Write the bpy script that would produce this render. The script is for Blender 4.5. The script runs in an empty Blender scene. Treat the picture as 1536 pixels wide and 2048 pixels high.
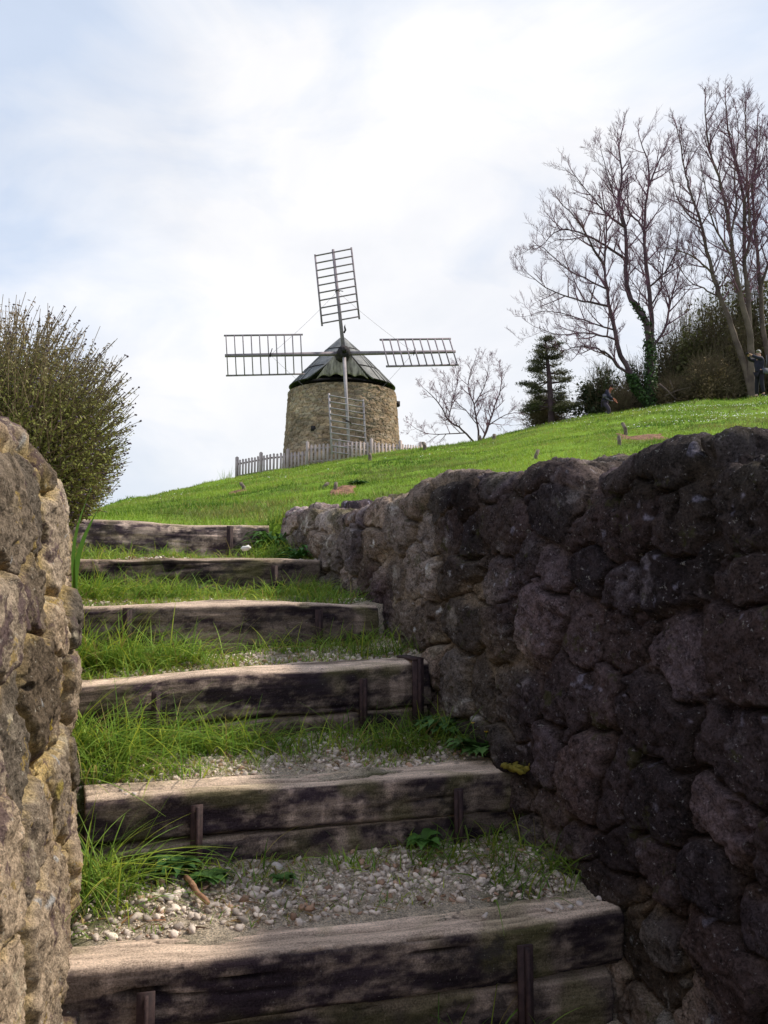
import bpy, math, random
import numpy as np
from mathutils import Vector

# ------------------------------------------------------------------ camera, sky, sun
SC = bpy.context.scene
COL = SC.collection
ZC = 1.5                       # eye height; steps climb away from here
F = 1774.0                     # focal length in photo pixels (1536 x 2048)
HOR = 1170.0
PITCH = math.atan((HOR - 1024) / F)
cam_d = bpy.data.cameras.new('camera')
cam = bpy.data.objects.new('camera', cam_d)
COL.objects.link(cam)
cam.location = (0, 0, ZC)
cam.rotation_euler = (math.radians(90) + PITCH, 0, 0)
cam_d.sensor_fit = 'VERTICAL'
cam_d.sensor_height = 24.0
cam_d.lens = 24.0 * F / 2048.0
cam_d.clip_start = 0.05
cam_d.clip_end = 3000
SC.camera = cam

SUN_EL, SUN_AZ = 47.0, 68.0    # azimuth clockwise from the view direction
w = bpy.data.worlds.new('World'); SC.world = w; w.use_nodes = True
nt = w.node_tree; nt.nodes.clear()
def N(t, ty, **k):
    n = t.nodes.new(ty)
    for a, b in k.items():
        if a == 'inp':
            for q, v in b.items(): n.inputs[q].default_value = v
        else: setattr(n, a, b)
    return n
sky = N(nt, 'ShaderNodeTexSky', sky_type='NISHITA', sun_disc=False, sun_elevation=math.radians(SUN_EL),
        sun_rotation=math.radians(SUN_AZ), altitude=200.0, air_density=1.0, dust_density=1.2, ozone_density=1.2)
tc = N(nt, 'ShaderNodeTexCoord')
mp = N(nt, 'ShaderNodeMapping', inp={'Scale': (1.0, 1.0, 1.9), 'Location': (0.35, 0.1, 0.2)})
nt.links.new(tc.outputs['Generated'], mp.inputs['Vector'])
n1 = N(nt, 'ShaderNodeTexNoise', inp={'Scale': 2.3, 'Detail': 7.0, 'Roughness': 0.52, 'Distortion': 0.35})
nt.links.new(mp.outputs[0], n1.inputs['Vector'])
r1 = N(nt, 'ShaderNodeValToRGB'); r1.color_ramp.elements[0].position = 0.30; r1.color_ramp.elements[1].position = 0.62
r1.color_ramp.elements[0].color = (0.68, 0.68, 0.68, 1)
nt.links.new(n1.outputs['Fac'], r1.inputs[0])
# bright cloud patch straight ahead
vm = N(nt, 'ShaderNodeVectorMath', operation='DOT_PRODUCT'); vm.inputs[1].default_value = Vector((0.03, 1.0, 0.36)).normalized()
nt.links.new(tc.outputs['Generated'], vm.inputs[0])
gr = N(nt, 'ShaderNodeMapRange', inp={1: 0.915, 2: 0.995, 3: 0.0, 4: 1.0}); nt.links.new(vm.outputs['Value'], gr.inputs[0])
n2 = N(nt, 'ShaderNodeTexNoise', inp={'Scale': 4.2, 'Detail': 6.0, 'Roughness': 0.55, 'Distortion': 0.5})
nt.links.new(mp.outputs[0], n2.inputs['Vector'])
mm = N(nt, 'ShaderNodeMath', operation='MULTIPLY_ADD', inp={1: 2.4, 2: -1.05}); nt.links.new(n2.outputs['Fac'], mm.inputs[0])
ad = N(nt, 'ShaderNodeMath', operation='ADD', use_clamp=True); nt.links.new(gr.outputs[0], ad.inputs[0]); nt.links.new(mm.outputs[0], ad.inputs[1])
cc = N(nt, 'ShaderNodeMix', data_type='RGBA'); cc.inputs[6].default_value = (5.7, 6.5, 7.9, 1); cc.inputs[7].default_value = (8.6, 8.55, 8.65, 1)
nt.links.new(ad.outputs[0], cc.inputs[0])
mx = N(nt, 'ShaderNodeMix', data_type='RGBA')
nt.links.new(r1.outputs[0], mx.inputs[0]); nt.links.new(sky.outputs[0], mx.inputs[6]); nt.links.new(cc.outputs[2], mx.inputs[7])
bg = N(nt, 'ShaderNodeBackground', inp={'Strength': 0.078}); nt.links.new(mx.outputs[2], bg.inputs['Color'])
ow = N(nt, 'ShaderNodeOutputWorld'); nt.links.new(bg.outputs[0], ow.inputs[0])

sd = bpy.data.lights.new('sun', 'SUN'); sd.energy = 3.1; sd.angle = math.radians(5.0); sd.color = (1.0, 0.92, 0.76)
so = bpy.data.objects.new('sun', sd); COL.objects.link(so)
el, az = math.radians(SUN_EL), math.radians(SUN_AZ)
to_sun = Vector((math.sin(az) * math.cos(el), math.cos(az) * math.cos(el), math.sin(el)))
so.rotation_euler = (-to_sun).to_track_quat('-Z', 'Y').to_euler()
so.location = to_sun * 60
SC.view_settings.view_transform = 'Standard'; SC.view_settings.look = 'None'
SC.view_settings.exposure = 0.65; SC.view_settings.gamma = 1.0

# ------------------------------------------------------------------ helpers
rs = np.random.RandomState(7)
random.seed(7)
def at(px, py, Y):
    """point at forward distance Y seen at photo pixel (px, py)"""
    cx, cy = (px - 768) / F, (1024 - py) / F
    dy = math.cos(PITCH) - cy * math.sin(PITCH); dz = math.sin(PITCH) + cy * math.cos(PITCH)
    t = Y / dy
    return Vector((cx * t, Y, ZC + dz * t))

def hsh(i, j, k, s):
    n = (i * 374761393 + j * 668265263 + k * 2147483647 + s * 974634777).astype(np.int64)
    n = (n ^ (n >> 13)) * 1274126177
    n = n & 0xffffffff
    n = ((n ^ (n >> 16)) * 2246822519) & 0xffffffff
    return ((n ^ (n >> 13)) & 0xffffff) / float(0xffffff)
def vn(P, sc=1.0, seed=0):
    P = np.asarray(P, float) * sc
    I = np.floor(P).astype(np.int64); f = P - I; f = f * f * (3 - 2 * f)
    r = 0
    for a in (0, 1):
        for b in (0, 1):
            for c in (0, 1):
                wgt = (f[:, 0] if a else 1 - f[:, 0]) * (f[:, 1] if b else 1 - f[:, 1]) * (f[:, 2] if c else 1 - f[:, 2])
                r = r + wgt * hsh(I[:, 0] + a, I[:, 1] + b, I[:, 2] + c, seed)
    return r * 2 - 1
def fbm(P, sc=1.0, oct=4, seed=0, gain=0.5):
    r = 0; a = 1.0; t = 0
    for o in range(oct):
        r = r + a * vn(P, sc * 2.03 ** o, seed + o * 17); t += a; a *= gain
    return r / t
def sstep(a, b, x):
    t = np.clip((x - a) / (b - a), 0, 1); return t * t * (3 - 2 * t)
def P3(x, y, z=None):
    return np.stack([x, y, np.zeros_like(x) if z is None else z], 1)

def mk(name, V, Fc, mat=None, parent=None, smooth=True, col=None, loc=None):
    V = np.asarray(V, np.float32).reshape(-1, 3)
    if loc is not None: V = V - np.array(loc, np.float32)
    me = bpy.data.meshes.new(name)
    groups = Fc if isinstance(Fc, list) and np.ndim(Fc[0]) == 2 else [np.asarray(Fc)]
    groups = [np.asarray(g, np.int32) for g in groups if len(g)]
    nl = sum(g.size for g in groups); npol = sum(len(g) for g in groups)
    me.vertices.add(len(V)); me.vertices.foreach_set('co', V.ravel())
    me.loops.add(nl); me.polygons.add(npol)
    me.loops.foreach_set('vertex_index', np.concatenate([g.ravel() for g in groups]))
    st = []; s = 0
    for g in groups:
        k = g.shape[1]; st.append(s + np.arange(len(g)) * k); s += g.size
    me.polygons.foreach_set('loop_start', np.concatenate(st).astype(np.int32))
    if smooth: me.polygons.foreach_set('use_smooth', np.ones(npol, bool))
    if col is not None:
        a = me.attributes.new('Col', 'FLOAT_COLOR', 'POINT')
        c = np.ones((len(V), 4), np.float32); c[:, :3] = col
        a.data.foreach_set('color', c.ravel())
    me.update(calc_edges=True); me.validate()
    if mat: me.materials.append(mat)
    o = bpy.data.objects.new(name, me); COL.objects.link(o)
    if loc is not None: o.location = loc
    if parent: o.parent = parent
    return o
def tag(o, label=None, cat=None, group=None, kind=None):
    if label: o['label'] = label
    if cat: o['category'] = cat
    if group: o['group'] = group
    if kind: o['kind'] = kind
    return o
def empty(name, loc, label, cat, group=None):
    o = bpy.data.objects.new(name, None); COL.objects.link(o); o.location = loc; o.empty_display_size = 0.1
    return tag(o, label, cat, group)
def grid_faces(nu, nv, wrap=False):
    """verts indexed u*nv+v"""
    uu = np.arange(nu if wrap else nu - 1); vv = np.arange(nv - 1)
    a = (uu[:, None] * nv + vv[None]).ravel(); b = (((uu + 1) % nu)[:, None] * nv + vv[None]).ravel()
    return np.stack([a, b, b + 1, a + 1], 1)

class MB:
    """collects tubes, boxes and polygons into one mesh"""
    def __init__(s): s.V = []; s.Q = []; s.T = []; s.n = 0; s.C = []
    def add(s, V, Q=None, T=None, c=None):
        V = np.asarray(V, float).reshape(-1, 3)
        s.V.append(V)
        if Q is not None and len(Q): s.Q.append(np.asarray(Q) + s.n)
        if T is not None and len(T): s.T.append(np.asarray(T) + s.n)
        s.C.append(np.tile(np.array(c if c is not None else (1, 1, 1), float), (len(V), 1)))
        s.n += len(V)
    def tube(s, pts, rad, n=6, cap=True, c=None):
        p = np.asarray(pts, float); k = len(p)
        r = np.broadcast_to(np.asarray(rad, float), (k,))
        t = np.gradient(p, axis=0); t /= np.linalg.norm(t, axis=1)[:, None] + 1e-9
        ref = np.array([0.31, 0.87, 0.38]) if abs(t[0] @ np.array([0.31, 0.87, 0.38])) < 0.9 else np.array([0.9, -.1, .4])
        a = np.cross(t, ref); a /= np.linalg.norm(a, axis=1)[:, None]; b = np.cross(t, a)
        th = np.arange(n) * 2 * math.pi / n
        ring = p[:, None] + r[:, None, None] * (np.cos(th)[None, :, None] * a[:, None] + np.sin(th)[None, :, None] * b[:, None])
        i = np.arange(k - 1)[:, None] * n; j = np.arange(n)[None]; j2 = (j + 1) % n
        Q = np.stack([(i + j).ravel(), (i + j2).ravel(), (i + n + j2).ravel(), (i + n + j).ravel()], 1)
        V = ring.reshape(-1, 3)
        T = None
        if cap and n > 3:
            V = np.vstack([V, p[0], p[-1]])
            jj = np.arange(n); j3 = (jj + 1) % n; o = (k - 1) * n
            T = np.vstack([np.stack([j3, jj, np.full(n, k * n)], 1), np.stack([o + jj, o + j3, np.full(n, k * n + 1)], 1)])
        s.add(V, Q, T, c)
    def box(s, c, h, ax=None, taper=1.0, col=None):
        """centre, half sizes, optional 3 axes"""
        ax = np.eye(3) if ax is None else np.array([list(a) for a in ax], float)
        c = np.array(list(c), float)
        V = []
        for z in (-1, 1):
            k = taper if z > 0 else 1
            for x, y in ((-1, -1), (1, -1), (1, 1), (-1, 1)):
                V.append(c + ax[0] * h[0] * x * k + ax[1] * h[1] * y * k + ax[2] * h[2] * z)
        s.add(V, [(3, 2, 1, 0), (4, 5, 6, 7), (0, 1, 5, 4), (1, 2, 6, 5), (2, 3, 7, 6), (3, 0, 4, 7)], None, col)
    def bar(s, a, b, w, d, up=(0, 0, 1), col=None):
        a = Vector(a); b = Vector(b); t = (b - a); L = t.length; t.normalize()
        u = Vector(up); x = t.cross(u).normalized(); y = x.cross(t).normalized()
        s.box((a + b) / 2, (w / 2, d / 2, L / 2), (x, y, t), 1.0, col)
    def build(s, name, mat, parent=None, smooth=False, color=False, loc=None):
        V = np.vstack(s.V); g = []
        if s.Q: g.append(np.vstack(s.Q))
        if s.T: g.append(np.vstack(s.T))
        return mk(name, V, g, mat, parent, smooth, np.vstack(s.C) if color else None, loc)

def strips(base, dirv, side, L, W, bend, nseg, cols):
    """many curved blades: base (n,3) dir (n,3) initial, bend (n,3) added quadratically"""
    n = len(base); k = nseg + 1
    t = np.linspace(0, 1, k)
    ctr = base[:, None] + dirv[:, None] * (L[:, None, None] * t[None, :, None]) + bend[:, None] * (L[:, None, None] * (t ** 2)[None, :, None])
    wd = W[:, None] * (1 - t[None] ** 1.6) * 0.5 + W[:, None] * 0.04
    A = ctr - side[:, None] * wd[..., None]; B = ctr + side[:, None] * wd[..., None]
    V = np.stack([A, B], 2).reshape(-1, 3)
    o = (np.arange(n) * k * 2)[:, None] + (np.arange(nseg) * 2)[None]
    o = o.ravel()
    Q = np.stack([o, o + 1, o + 3, o + 2], 1)
    C = np.repeat(cols, k * 2, 0)
    return V, Q, C

# ------------------------------------------------------------------ materials
def base_mat(name, rough=0.85, spec=0.25):
    m = bpy.data.materials.new(name); m.use_nodes = True
    t = m.node_tree; b = t.nodes['Principled BSDF']
    b.inputs['Roughness'].default_value = rough; b.inputs['Specular IOR Level'].default_value = spec
    return m, t, b
def noise_mat(name, c1, c2, scale=20, rough=0.85, bump=0.3, bscale=60, attr=False, spec=0.25, detail=6, lo=.35, hi=.65,
              stretch=(1, 1, 1), bdist=0.01, speck=None, trans=0.0, metal=0.0):
    m, t, b = base_mat(name, rough, spec)
    L = t.links.new
    tc = N(t, 'ShaderNodeTexCoord'); mp = N(t, 'ShaderNodeMapping', inp={'Scale': stretch}); L(tc.outputs['Object'], mp.inputs[0])
    n = N(t, 'ShaderNodeTexNoise', inp={'Scale': scale, 'Detail': detail, 'Roughness': 0.62}); L(mp.outputs[0], n.inputs['Vector'])
    r = N(t, 'ShaderNodeValToRGB'); r.color_ramp.elements[0].position = lo; r.color_ramp.elements[1].position = hi
    r.color_ramp.elements[0].color = (*c1, 1); r.color_ramp.elements[1].color = (*c2, 1)
    L(n.outputs['Fac'], r.inputs[0])
    out = r.outputs[0]
    if attr:
        a = N(t, 'ShaderNodeAttribute', attribute_name='Col')
        mu = N(t, 'ShaderNodeMix', data_type='RGBA', blend_type='MULTIPLY'); mu.inputs[0].default_value = 1
        L(a.outputs['Color'], mu.inputs[6]); L(out, mu.inputs[7]); out = mu.outputs[2]
    if speck:
        sc_, col_, th = speck
        n2 = N(t, 'ShaderNodeTexNoise', inp={'Scale': sc_, 'Detail': 3.0, 'Roughness': 0.7}); L(mp.outputs[0], n2.inputs['Vector'])
        r2 = N(t, 'ShaderNodeValToRGB'); r2.color_ramp.elements[0].position = th; r2.color_ramp.elements[1].position = th + .06
        L(n2.outputs['Fac'], r2.inputs[0])
        m2 = N(t, 'ShaderNodeMix', data_type='RGBA'); L(r2.outputs[0], m2.inputs[0]); L(out, m2.inputs[6]); m2.inputs[7].default_value = (*col_, 1)
        out = m2.outputs[2]
    L(out, b.inputs['Base Color'])
    b.inputs['Metallic'].default_value = metal
    if bump:
        n3 = N(t, 'ShaderNodeTexNoise', inp={'Scale': bscale, 'Detail': 6.0, 'Roughness': 0.65}); L(mp.outputs[0], n3.inputs['Vector'])
        bp = N(t, 'ShaderNodeBump', inp={'Strength': bump, 'Distance': bdist}); L(n3.outputs['Fac'], bp.inputs['Height']); L(bp.outputs[0], b.inputs['Normal'])
    if trans:
        tr = N(t, 'ShaderNodeBsdfTranslucent'); L(out, tr.inputs['Color'])
        ms = N(t, 'ShaderNodeMixShader'); ms.inputs[0].default_value = trans
        o = t.nodes['Material Output']; L(b.outputs[0], ms.inputs[1]); L(tr.outputs[0], ms.inputs[2]); L(ms.outputs[0], o.inputs[0])
    return m

def crisp_mat(name, sc1=28, sc2=170, amp=(.28, 1.75), speck=None, bump=1.0, bd=(.010, .003), stretch=(1, 1, 1), w2=.55, lohi=(.40, .60), sp2=1.0):
    """vertex colour times a hard-edged two-scale grain, small pale flecks, two-scale bump"""
    m, t, b = base_mat(name, .95, .1); L = t.links.new
    tc = N(t, 'ShaderNodeTexCoord'); mp = N(t, 'ShaderNodeMapping', inp={'Scale': stretch}); L(tc.outputs['Object'], mp.inputs[0])
    na = N(t, 'ShaderNodeTexNoise', inp={'Scale': sc1, 'Detail': 12.0, 'Roughness': 0.72}); nb = N(t, 'ShaderNodeTexNoise', inp={'Scale': sc2, 'Detail': 5.0, 'Roughness': 0.75})
    L(mp.outputs[0], na.inputs['Vector']); L((mp if sp2 != 1 else tc).outputs[0] if sp2 != 1 else tc.outputs['Object'], nb.inputs['Vector'])
    mxv = N(t, 'ShaderNodeMix', data_type='FLOAT'); mxv.inputs[0].default_value = w2; L(na.outputs['Fac'], mxv.inputs[2]); L(nb.outputs['Fac'], mxv.inputs[3])
    mr = N(t, 'ShaderNodeMapRange', inp={1: lohi[0], 2: lohi[1], 3: amp[0], 4: amp[1]}); L(mxv.outputs[0], mr.inputs[0])
    at_ = N(t, 'ShaderNodeAttribute', attribute_name='Col'); vs = N(t, 'ShaderNodeVectorMath', operation='SCALE'); L(at_.outputs['Color'], vs.inputs[0]); L(mr.outputs[0], vs.inputs['Scale'])
    out = vs.outputs[0]
    for (ssc, th, wd, colr, fac) in (speck or []):
        n2 = N(t, 'ShaderNodeTexNoise', inp={'Scale': ssc, 'Detail': 6.0, 'Roughness': 0.72}); L(tc.outputs['Object'], n2.inputs['Vector'])
        r2 = N(t, 'ShaderNodeMapRange', inp={1: th, 2: th + wd, 3: 0.0, 4: fac}); L(n2.outputs['Fac'], r2.inputs[0])
        m2 = N(t, 'ShaderNodeMix', data_type='RGBA'); L(r2.outputs[0], m2.inputs[0]); L(out, m2.inputs[6]); m2.inputs[7].default_value = (*colr, 1); out = m2.outputs[2]
    L(out, b.inputs['Base Color'])
    b1 = N(t, 'ShaderNodeBump', inp={'Strength': bump, 'Distance': bd[0]}); L(na.outputs['Fac'], b1.inputs['Height'])
    b2 = N(t, 'ShaderNodeBump', inp={'Strength': bump, 'Distance': bd[1]}); L(nb.outputs['Fac'], b2.inputs['Height']); L(b1.outputs[0], b2.inputs['Normal']); L(b2.outputs[0], b.inputs['Normal'])
    return m
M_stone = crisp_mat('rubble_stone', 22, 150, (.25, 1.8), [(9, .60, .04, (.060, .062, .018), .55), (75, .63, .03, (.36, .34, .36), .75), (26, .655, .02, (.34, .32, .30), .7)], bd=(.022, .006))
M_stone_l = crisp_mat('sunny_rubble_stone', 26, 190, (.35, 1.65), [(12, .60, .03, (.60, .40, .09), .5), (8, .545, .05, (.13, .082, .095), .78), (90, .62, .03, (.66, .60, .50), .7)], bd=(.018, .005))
M_wood = crisp_mat('old_sleeper_wood', 20, 230, (.42, 1.6), [(6, .60, .05, (.035, .028, .032), .65), (140, .645, .03, (.42, .38, .36), .5)], bd=(.008, .002), stretch=(.28, 2.0, 2.0), w2=.5)
M_mill = noise_mat('mill_stone', (0.75, 0.72, 0.68), (1.2, 1.2, 1.15), 1.3, 0.95, 0.6, 9, attr=True, spec=0.1, bdist=0.05)
M_blade = noise_mat('grass_blade', (0.85, 0.85, 0.8), (1.1, 1.1, 1.05), 3, 0.6, 0, attr=True, spec=0.2, trans=0.35)
M_leaf = noise_mat('leaf', (0.75, 0.75, 0.7), (1.15, 1.15, 1.1), 4, 0.6, 0, attr=True, spec=0.25, trans=0.25)
M_gravel = noise_mat('limestone_gravel', (0.8, 0.78, 0.78), (1.1, 1.08, 1.06), 60, 0.9, 0.4, 200, attr=True, spec=0.2, bdist=0.002)
M_iron = noise_mat('rusted_iron', (0.02, 0.011, 0.014), (0.06, 0.034, 0.034), 40, 0.8, 0.4, 120, spec=0.3, bdist=0.002)
M_sail = noise_mat('weathered_sail_wood', (0.19, 0.155, 0.185), (0.32, 0.275, 0.305), 3, 0.85, 0.2, 20)
M_sail_lit = noise_mat('lit_sail_wood', (0.30, 0.26, 0.28), (0.46, 0.41, 0.42), 3, 0.85, 0.2, 20)  # same sail wood, lightened so the lower sail looks lit
M_picket = noise_mat('picket_wood', (0.36, 0.29, 0.28), (0.52, 0.43, 0.41), 3, 0.85, 0.2, 20)
M_roof = noise_mat('grey_roof_boards', (0.095, 0.098, 0.105), (0.22, 0.22, 0.225), 2.2, 0.6, 0.25, 8, spec=0.35, bdist=0.03)
M_apron = noise_mat('weathered_apron_boards', (0.09, 0.078, 0.082), (0.56, 0.49, 0.47), 4.5, 0.85, 0.4, 10, stretch=(1.4, 1, .35), bdist=0.03)
M_dark = noise_mat('dark_hub_wood', (0.012, 0.010, 0.012), (0.05, 0.04, 0.045), 5, 0.8, 0.2, 20)
M_bark = noise_mat('bark', (0.065, 0.038, 0.05), (0.13, 0.085, 0.10), 2.5, 0.9, 0.5, 12, bdist=0.03)
M_barkg = noise_mat('greenish_bark', (0.075, 0.052, 0.05), (0.17, 0.125, 0.105), 1.6, 0.9, 0.5, 12, bdist=0.03)
M_brush = noise_mat('brush_twig', (0.09, 0.068, 0.042), (0.18, 0.14, 0.085), 2.0, 0.9, 0)
M_twig = noise_mat('twig', (0.15, 0.07, 0.105), (0.26, 0.13, 0.185), 2.0, 0.9, 0)
M_stick = noise_mat('stick_bark', (0.20, 0.10, 0.06), (0.42, 0.24, 0.15), 30, 0.8, 0.4, 90, bdist=0.002)
M_stake = noise_mat('stake_wood', (0.10, 0.075, 0.06), (0.26, 0.21, 0.17), 12, 0.9, 0.4, 60, bdist=0.003)
def plain(name, c, rough=0.8, var=0.25):
    return noise_mat(name, tuple(x * (1 - var) for x in c), tuple(x * (1 + var) for x in c), 9, rough, 0.1, 60)

# ground: meadow soil under the blades
M_ground = noise_mat('meadow', (0.085, 0.15, 0.018), (0.19, 0.30, 0.035), 0.9, 0.95, 0.8, 9, spec=0.05, detail=10, bdist=0.05)
M_path = crisp_mat('path_soil', 60, 240, (.35, 1.6), [(110, .60, .03, (.50, .45, .44), .85), (34, .60, .05, (.10, .075, .05), .5)], bd=(.008, .003))

# ------------------------------------------------------------------ terrain
CP = np.array([(-400, 1140), (0, 1065), (165, 1026), (250, 1000), (350, 978), (450, 958), (565, 936), (640, 924), (700, 914), (780, 903), (850, 894),
               (950, 881), (1040, 858), (1110, 841), (1180, 828), (1300, 812), (1420, 801), (1536, 792), (1700, 785), (2000, 780)], float)
CP[:, 1] += 6.5
UC = (CP[:, 0] - 768) / F
EC = np.array([(at(px, py, 1).z - ZC) for px, py in CP])
def crest(u):
    e = np.interp(u, UC, EC); yc = np.interp(u, [-.6, -.1, .12, .45], [40, 42, 40, 33.5]); return e, yc
# beams: left pixel, right pixel with their distances
BE = [dict(L=(122, 1950, 1.82), R=(1246, 1822, 2.18), h=0.135, d=0.165, ext=(0.0, 0.0)),
      dict(L=(188, 1600, 2.27), R=(1034, 1531, 2.68), h=0.125, d=0.18, ext=(0.02, 0.02)),
      dict(L=(180, 1372, 2.72), R=(858, 1319, 3.14), h=0.15, d=0.17, ext=(0.2, 0.0)),
      dict(L=(190, 1212, 3.28), R=(746, 1210, 3.60), h=0.20, d=0.16, ext=(0.25, 0.02)),
      dict(L=(175, 1118, 4.02), R=(628, 1120, 4.30), h=0.22, d=0.16, ext=(0.3, 0.03)),
      dict(L=(150, 1038, 4.82), R=(528, 1051, 5.08), h=0.25, d=0.16, ext=(0.3, 0.03))]
for b in BE:
    l, r = at(*b['L']), at(*b['R']); t = (r - l).normalized()
    b['l'] = l - t * b['ext'][0]; b['r'] = r + t * b['ext'][1]; b['t'] = t
def front_y(b, x):
    l, r = b['l'], b['r']; return l.y + (x - l.x) * (r.y - l.y) / (r.x - l.x)
def top_z(b, x):
    l, r = b['l'], b['r']; return l.z + np.clip((x - l.x) / (r.x - l.x), -.1, 1.1) * (r.z - l.z)
def xr(y): return 1.475 - .41 * y
LWP = np.array([(-0.20, -1.0), (-0.34, 0.3), (-0.44, .85), (-.515, 1.2), (-.585, 1.5), (-.648, 1.8), (-.69, 1.97), (-.83, 2.3), (-1.02, 2.8), (-1.43, 3.8), (-1.95, 5.1)])
def xl(y): return np.interp(y, LWP[:, 1], LWP[:, 0])

def hill(x, y):
    """ground height outside the stair corridor"""
    x = np.asarray(x, float); y = np.asarray(y, float)
    zn = .15 + .19 * sstep(1.5, 5.0, y) - 2.6 * sstep(1.0, -5.0, y)
    yy = np.maximum(y, 1.0); u = np.clip(x / yy, -.75, .75)
    e, yc = crest(u)
    t = (y - 5.1) / (yc - 5.1); tp = np.clip(t, 0, None)
    k = .07
    g = np.where(tp < 1, 1.05 * tp - .05 * tp * tp, 1 + .95 * k * (1 - np.exp(-(tp - 1) / k)))
    z = zn + (e * yc - .34) * g
    far = sstep(75, 240, y); z = z * (1 - far) + far * (-8.0)
    side = sstep(60, 200, np.abs(x)); z = z * (1 - side) + side * (-6.0)
    P = P3(x.ravel(), y.ravel())
    n = (fbm(P, .35, 3, 5) * .22 * np.clip((y.ravel() - 6) / 15, 0, 1) + fbm(P, 1.7, 3, 9) * .055 * np.clip((y.ravel()) / 4, 0.15, 1)).reshape(x.shape)
    return z + n + ZC
def tread(x, y):
    z = np.where(y > 1.0, -1.05, -1.05 - (1.0 - y) * .45) + 0 * x
    for i, b in enumerate(BE):
        fy = front_y(b, x) + .08
        nx = front_y(BE[i + 1], x) if i < 5 else fy + 1
        fr = np.clip((y - fy) / np.maximum(nx - fy, .1), 0, 1)
        z = np.where(y > fy, top_z(b, x) - ZC - .018 + .055 * fr, z)
    return z + ZC
def pathz(x, y):
    P = P3(x.ravel(), y.ravel())
    n = (fbm(P, 5, 4, 3) * .02 + fbm(P, 40, 2, 4) * .003).reshape(x.shape)
    z = tread(x, y) + n
    # soil banks up against both walls and under the risers
    z = z + .015 * sstep(.16, 0, x - xl(y)) + .015 * sstep(.14, 0, xr(y) - x)
    return z
def in_corr(x, y, m=0.0):
    return (x > xl(y) - .22 - m) & (x < xr(y) + .22 + m) & (y < front_y(BE[5], x) + .07 + m)
def hit(px, py, y0=5.4, y1=60):
    """where the sight line through a photo pixel meets the hill"""
    for Y in np.arange(y0, y1, .05):
        p = at(px, py, Y)
        if p.z <= float(hill(np.array([p.x]), np.array([Y]))[0]): return p
    Y = float(crest(np.array([(px - 768) / F]))[1][0])
    p = at(px, py, Y); p.z = float(hill(np.array([p.x]), np.array([Y]))[0]); return p
def axis(segs):
    o = []
    for a, b, s in segs: o += list(np.arange(a, b, s))
    return np.array(o + [segs[-1][1]])
gx = axis([(-600, -80, 40), (-80, -24, 2.5), (-24, -5, .4), (-5, -2.4, .15), (-2.4, 1.6, .05), (1.6, 5, .15), (5, 24, .4), (24, 80, 2.5), (80, 600, 40)])
gy = axis([(-60, -6, 6), (-6, 0, .5), (0, 5.6, .05), (5.6, 12, .14), (12, 50, .35), (50, 80, 2), (80, 900, 40)])
GX, GY = np.meshgrid(gx, gy, indexing='ij')
GZ = hill(GX, GY)
C = in_corr(GX, GY); GZ = np.where(C, tread(GX, GY) - .22, GZ)
# keep the strip below the top riser closed
ground = mk('ground', np.stack([GX, GY, GZ], 2), grid_faces(len(gx), len(gy)), M_ground)
tag(ground, 'green meadow hillside rising behind the walls', None, None, 'structure')

px_ = np.arange(-2.1, 1.75, .016); py_ = np.arange(-.6, 5.25, .016)
PX, PY = np.meshgrid(px_, py_, indexing='ij'); PZ = pathz(PX, PY)
okv = ((PX > xl(PY) - .18) & (PX < xr(PY) + .18) & (PY < front_y(BE[5], PX) + .06)).ravel()
ff = grid_faces(len(px_), len(py_)); ff = ff[okv[ff].all(1)]
Pp = np.stack([PX, PY, PZ], 2).reshape(-1, 3)
n_ = fbm(Pp, 3.5, 4, 31)
gmask = sstep(-.1, .35, n_ + .5 * sstep(.5, 0, PX.ravel() - xl(PY.ravel())) + .3 * sstep(2.8, 4.2, PY.ravel()) - .25)
pc = (1 - gmask[:, None]) * np.array([.62, .51, .40]) + gmask[:, None] * np.array([.10, .115, .045])
path = mk('path', Pp, ff, M_path, col=pc); tag(path, 'gravel and earth treads between the timber risers', None, None, 'structure')

# ------------------------------------------------------------------ rubble walls
def stone_field(u, v, seed, size=(.10, .075), rng=None, extra=None, rows=None):
    """rounded stones in (u,v) metres: returns F1, edge, id, per-stone randoms"""
    r = np.random.RandomState(seed)
    u0, u1, v0, v1 = u.min() - .2, u.max() + .2, v.min() - .2, v.max() + .2
    cen = []
    y = v0
    while y < v1:
        h = size[1] * r.uniform(1.3, 2.6); x = u0 + r.uniform(-.2, 0)
        while x < u1:
            wd = size[0] * r.uniform(1.2, 3.4)
            cen.append((x + wd / 2, y + h / 2 + r.uniform(-.35, .35) * h, wd * .52, h * .56 * r.uniform(.8, 1.15), r.uniform(-.45, .45)))
            x += wd
        y += h
    cen = np.array(cen)
    P = P3(u, v)
    uw = u + .035 * fbm(P, 9, 3, seed + 1) + .012 * fbm(P, 38, 2, seed + 3)
    vw = v + .035 * fbm(P, 9, 3, seed + 2) + .012 * fbm(P, 38, 2, seed + 4)
    F1 = np.full(len(u), 9.); F2 = np.full(len(u), 9.); I = np.zeros(len(u), int)
    for i, (a, b, sa, sb, ro) in enumerate(cen):
        m = np.where((np.abs(uw - a) < .6) & (np.abs(vw - b) < .45))[0]
        if not len(m): continue
        du, dv = uw[m] - a, vw[m] - b; c, s = math.cos(ro), math.sin(ro)
        d = (np.abs((du * c + dv * s) / sa) ** 2.6 + np.abs((-du * s + dv * c) / sb) ** 2.6) ** (1 / 2.6)
        f1, f2 = F1[m], F2[m]
        new = d < f1
        F2[m] = np.where(new, f1, np.minimum(f2, d)); F1[m] = np.where(new, d, f1)
        I[m] = np.where(new, i, I[m])
    R = r.rand(len(cen), 5)[I]
    return F1, F2 - F1, R

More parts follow.
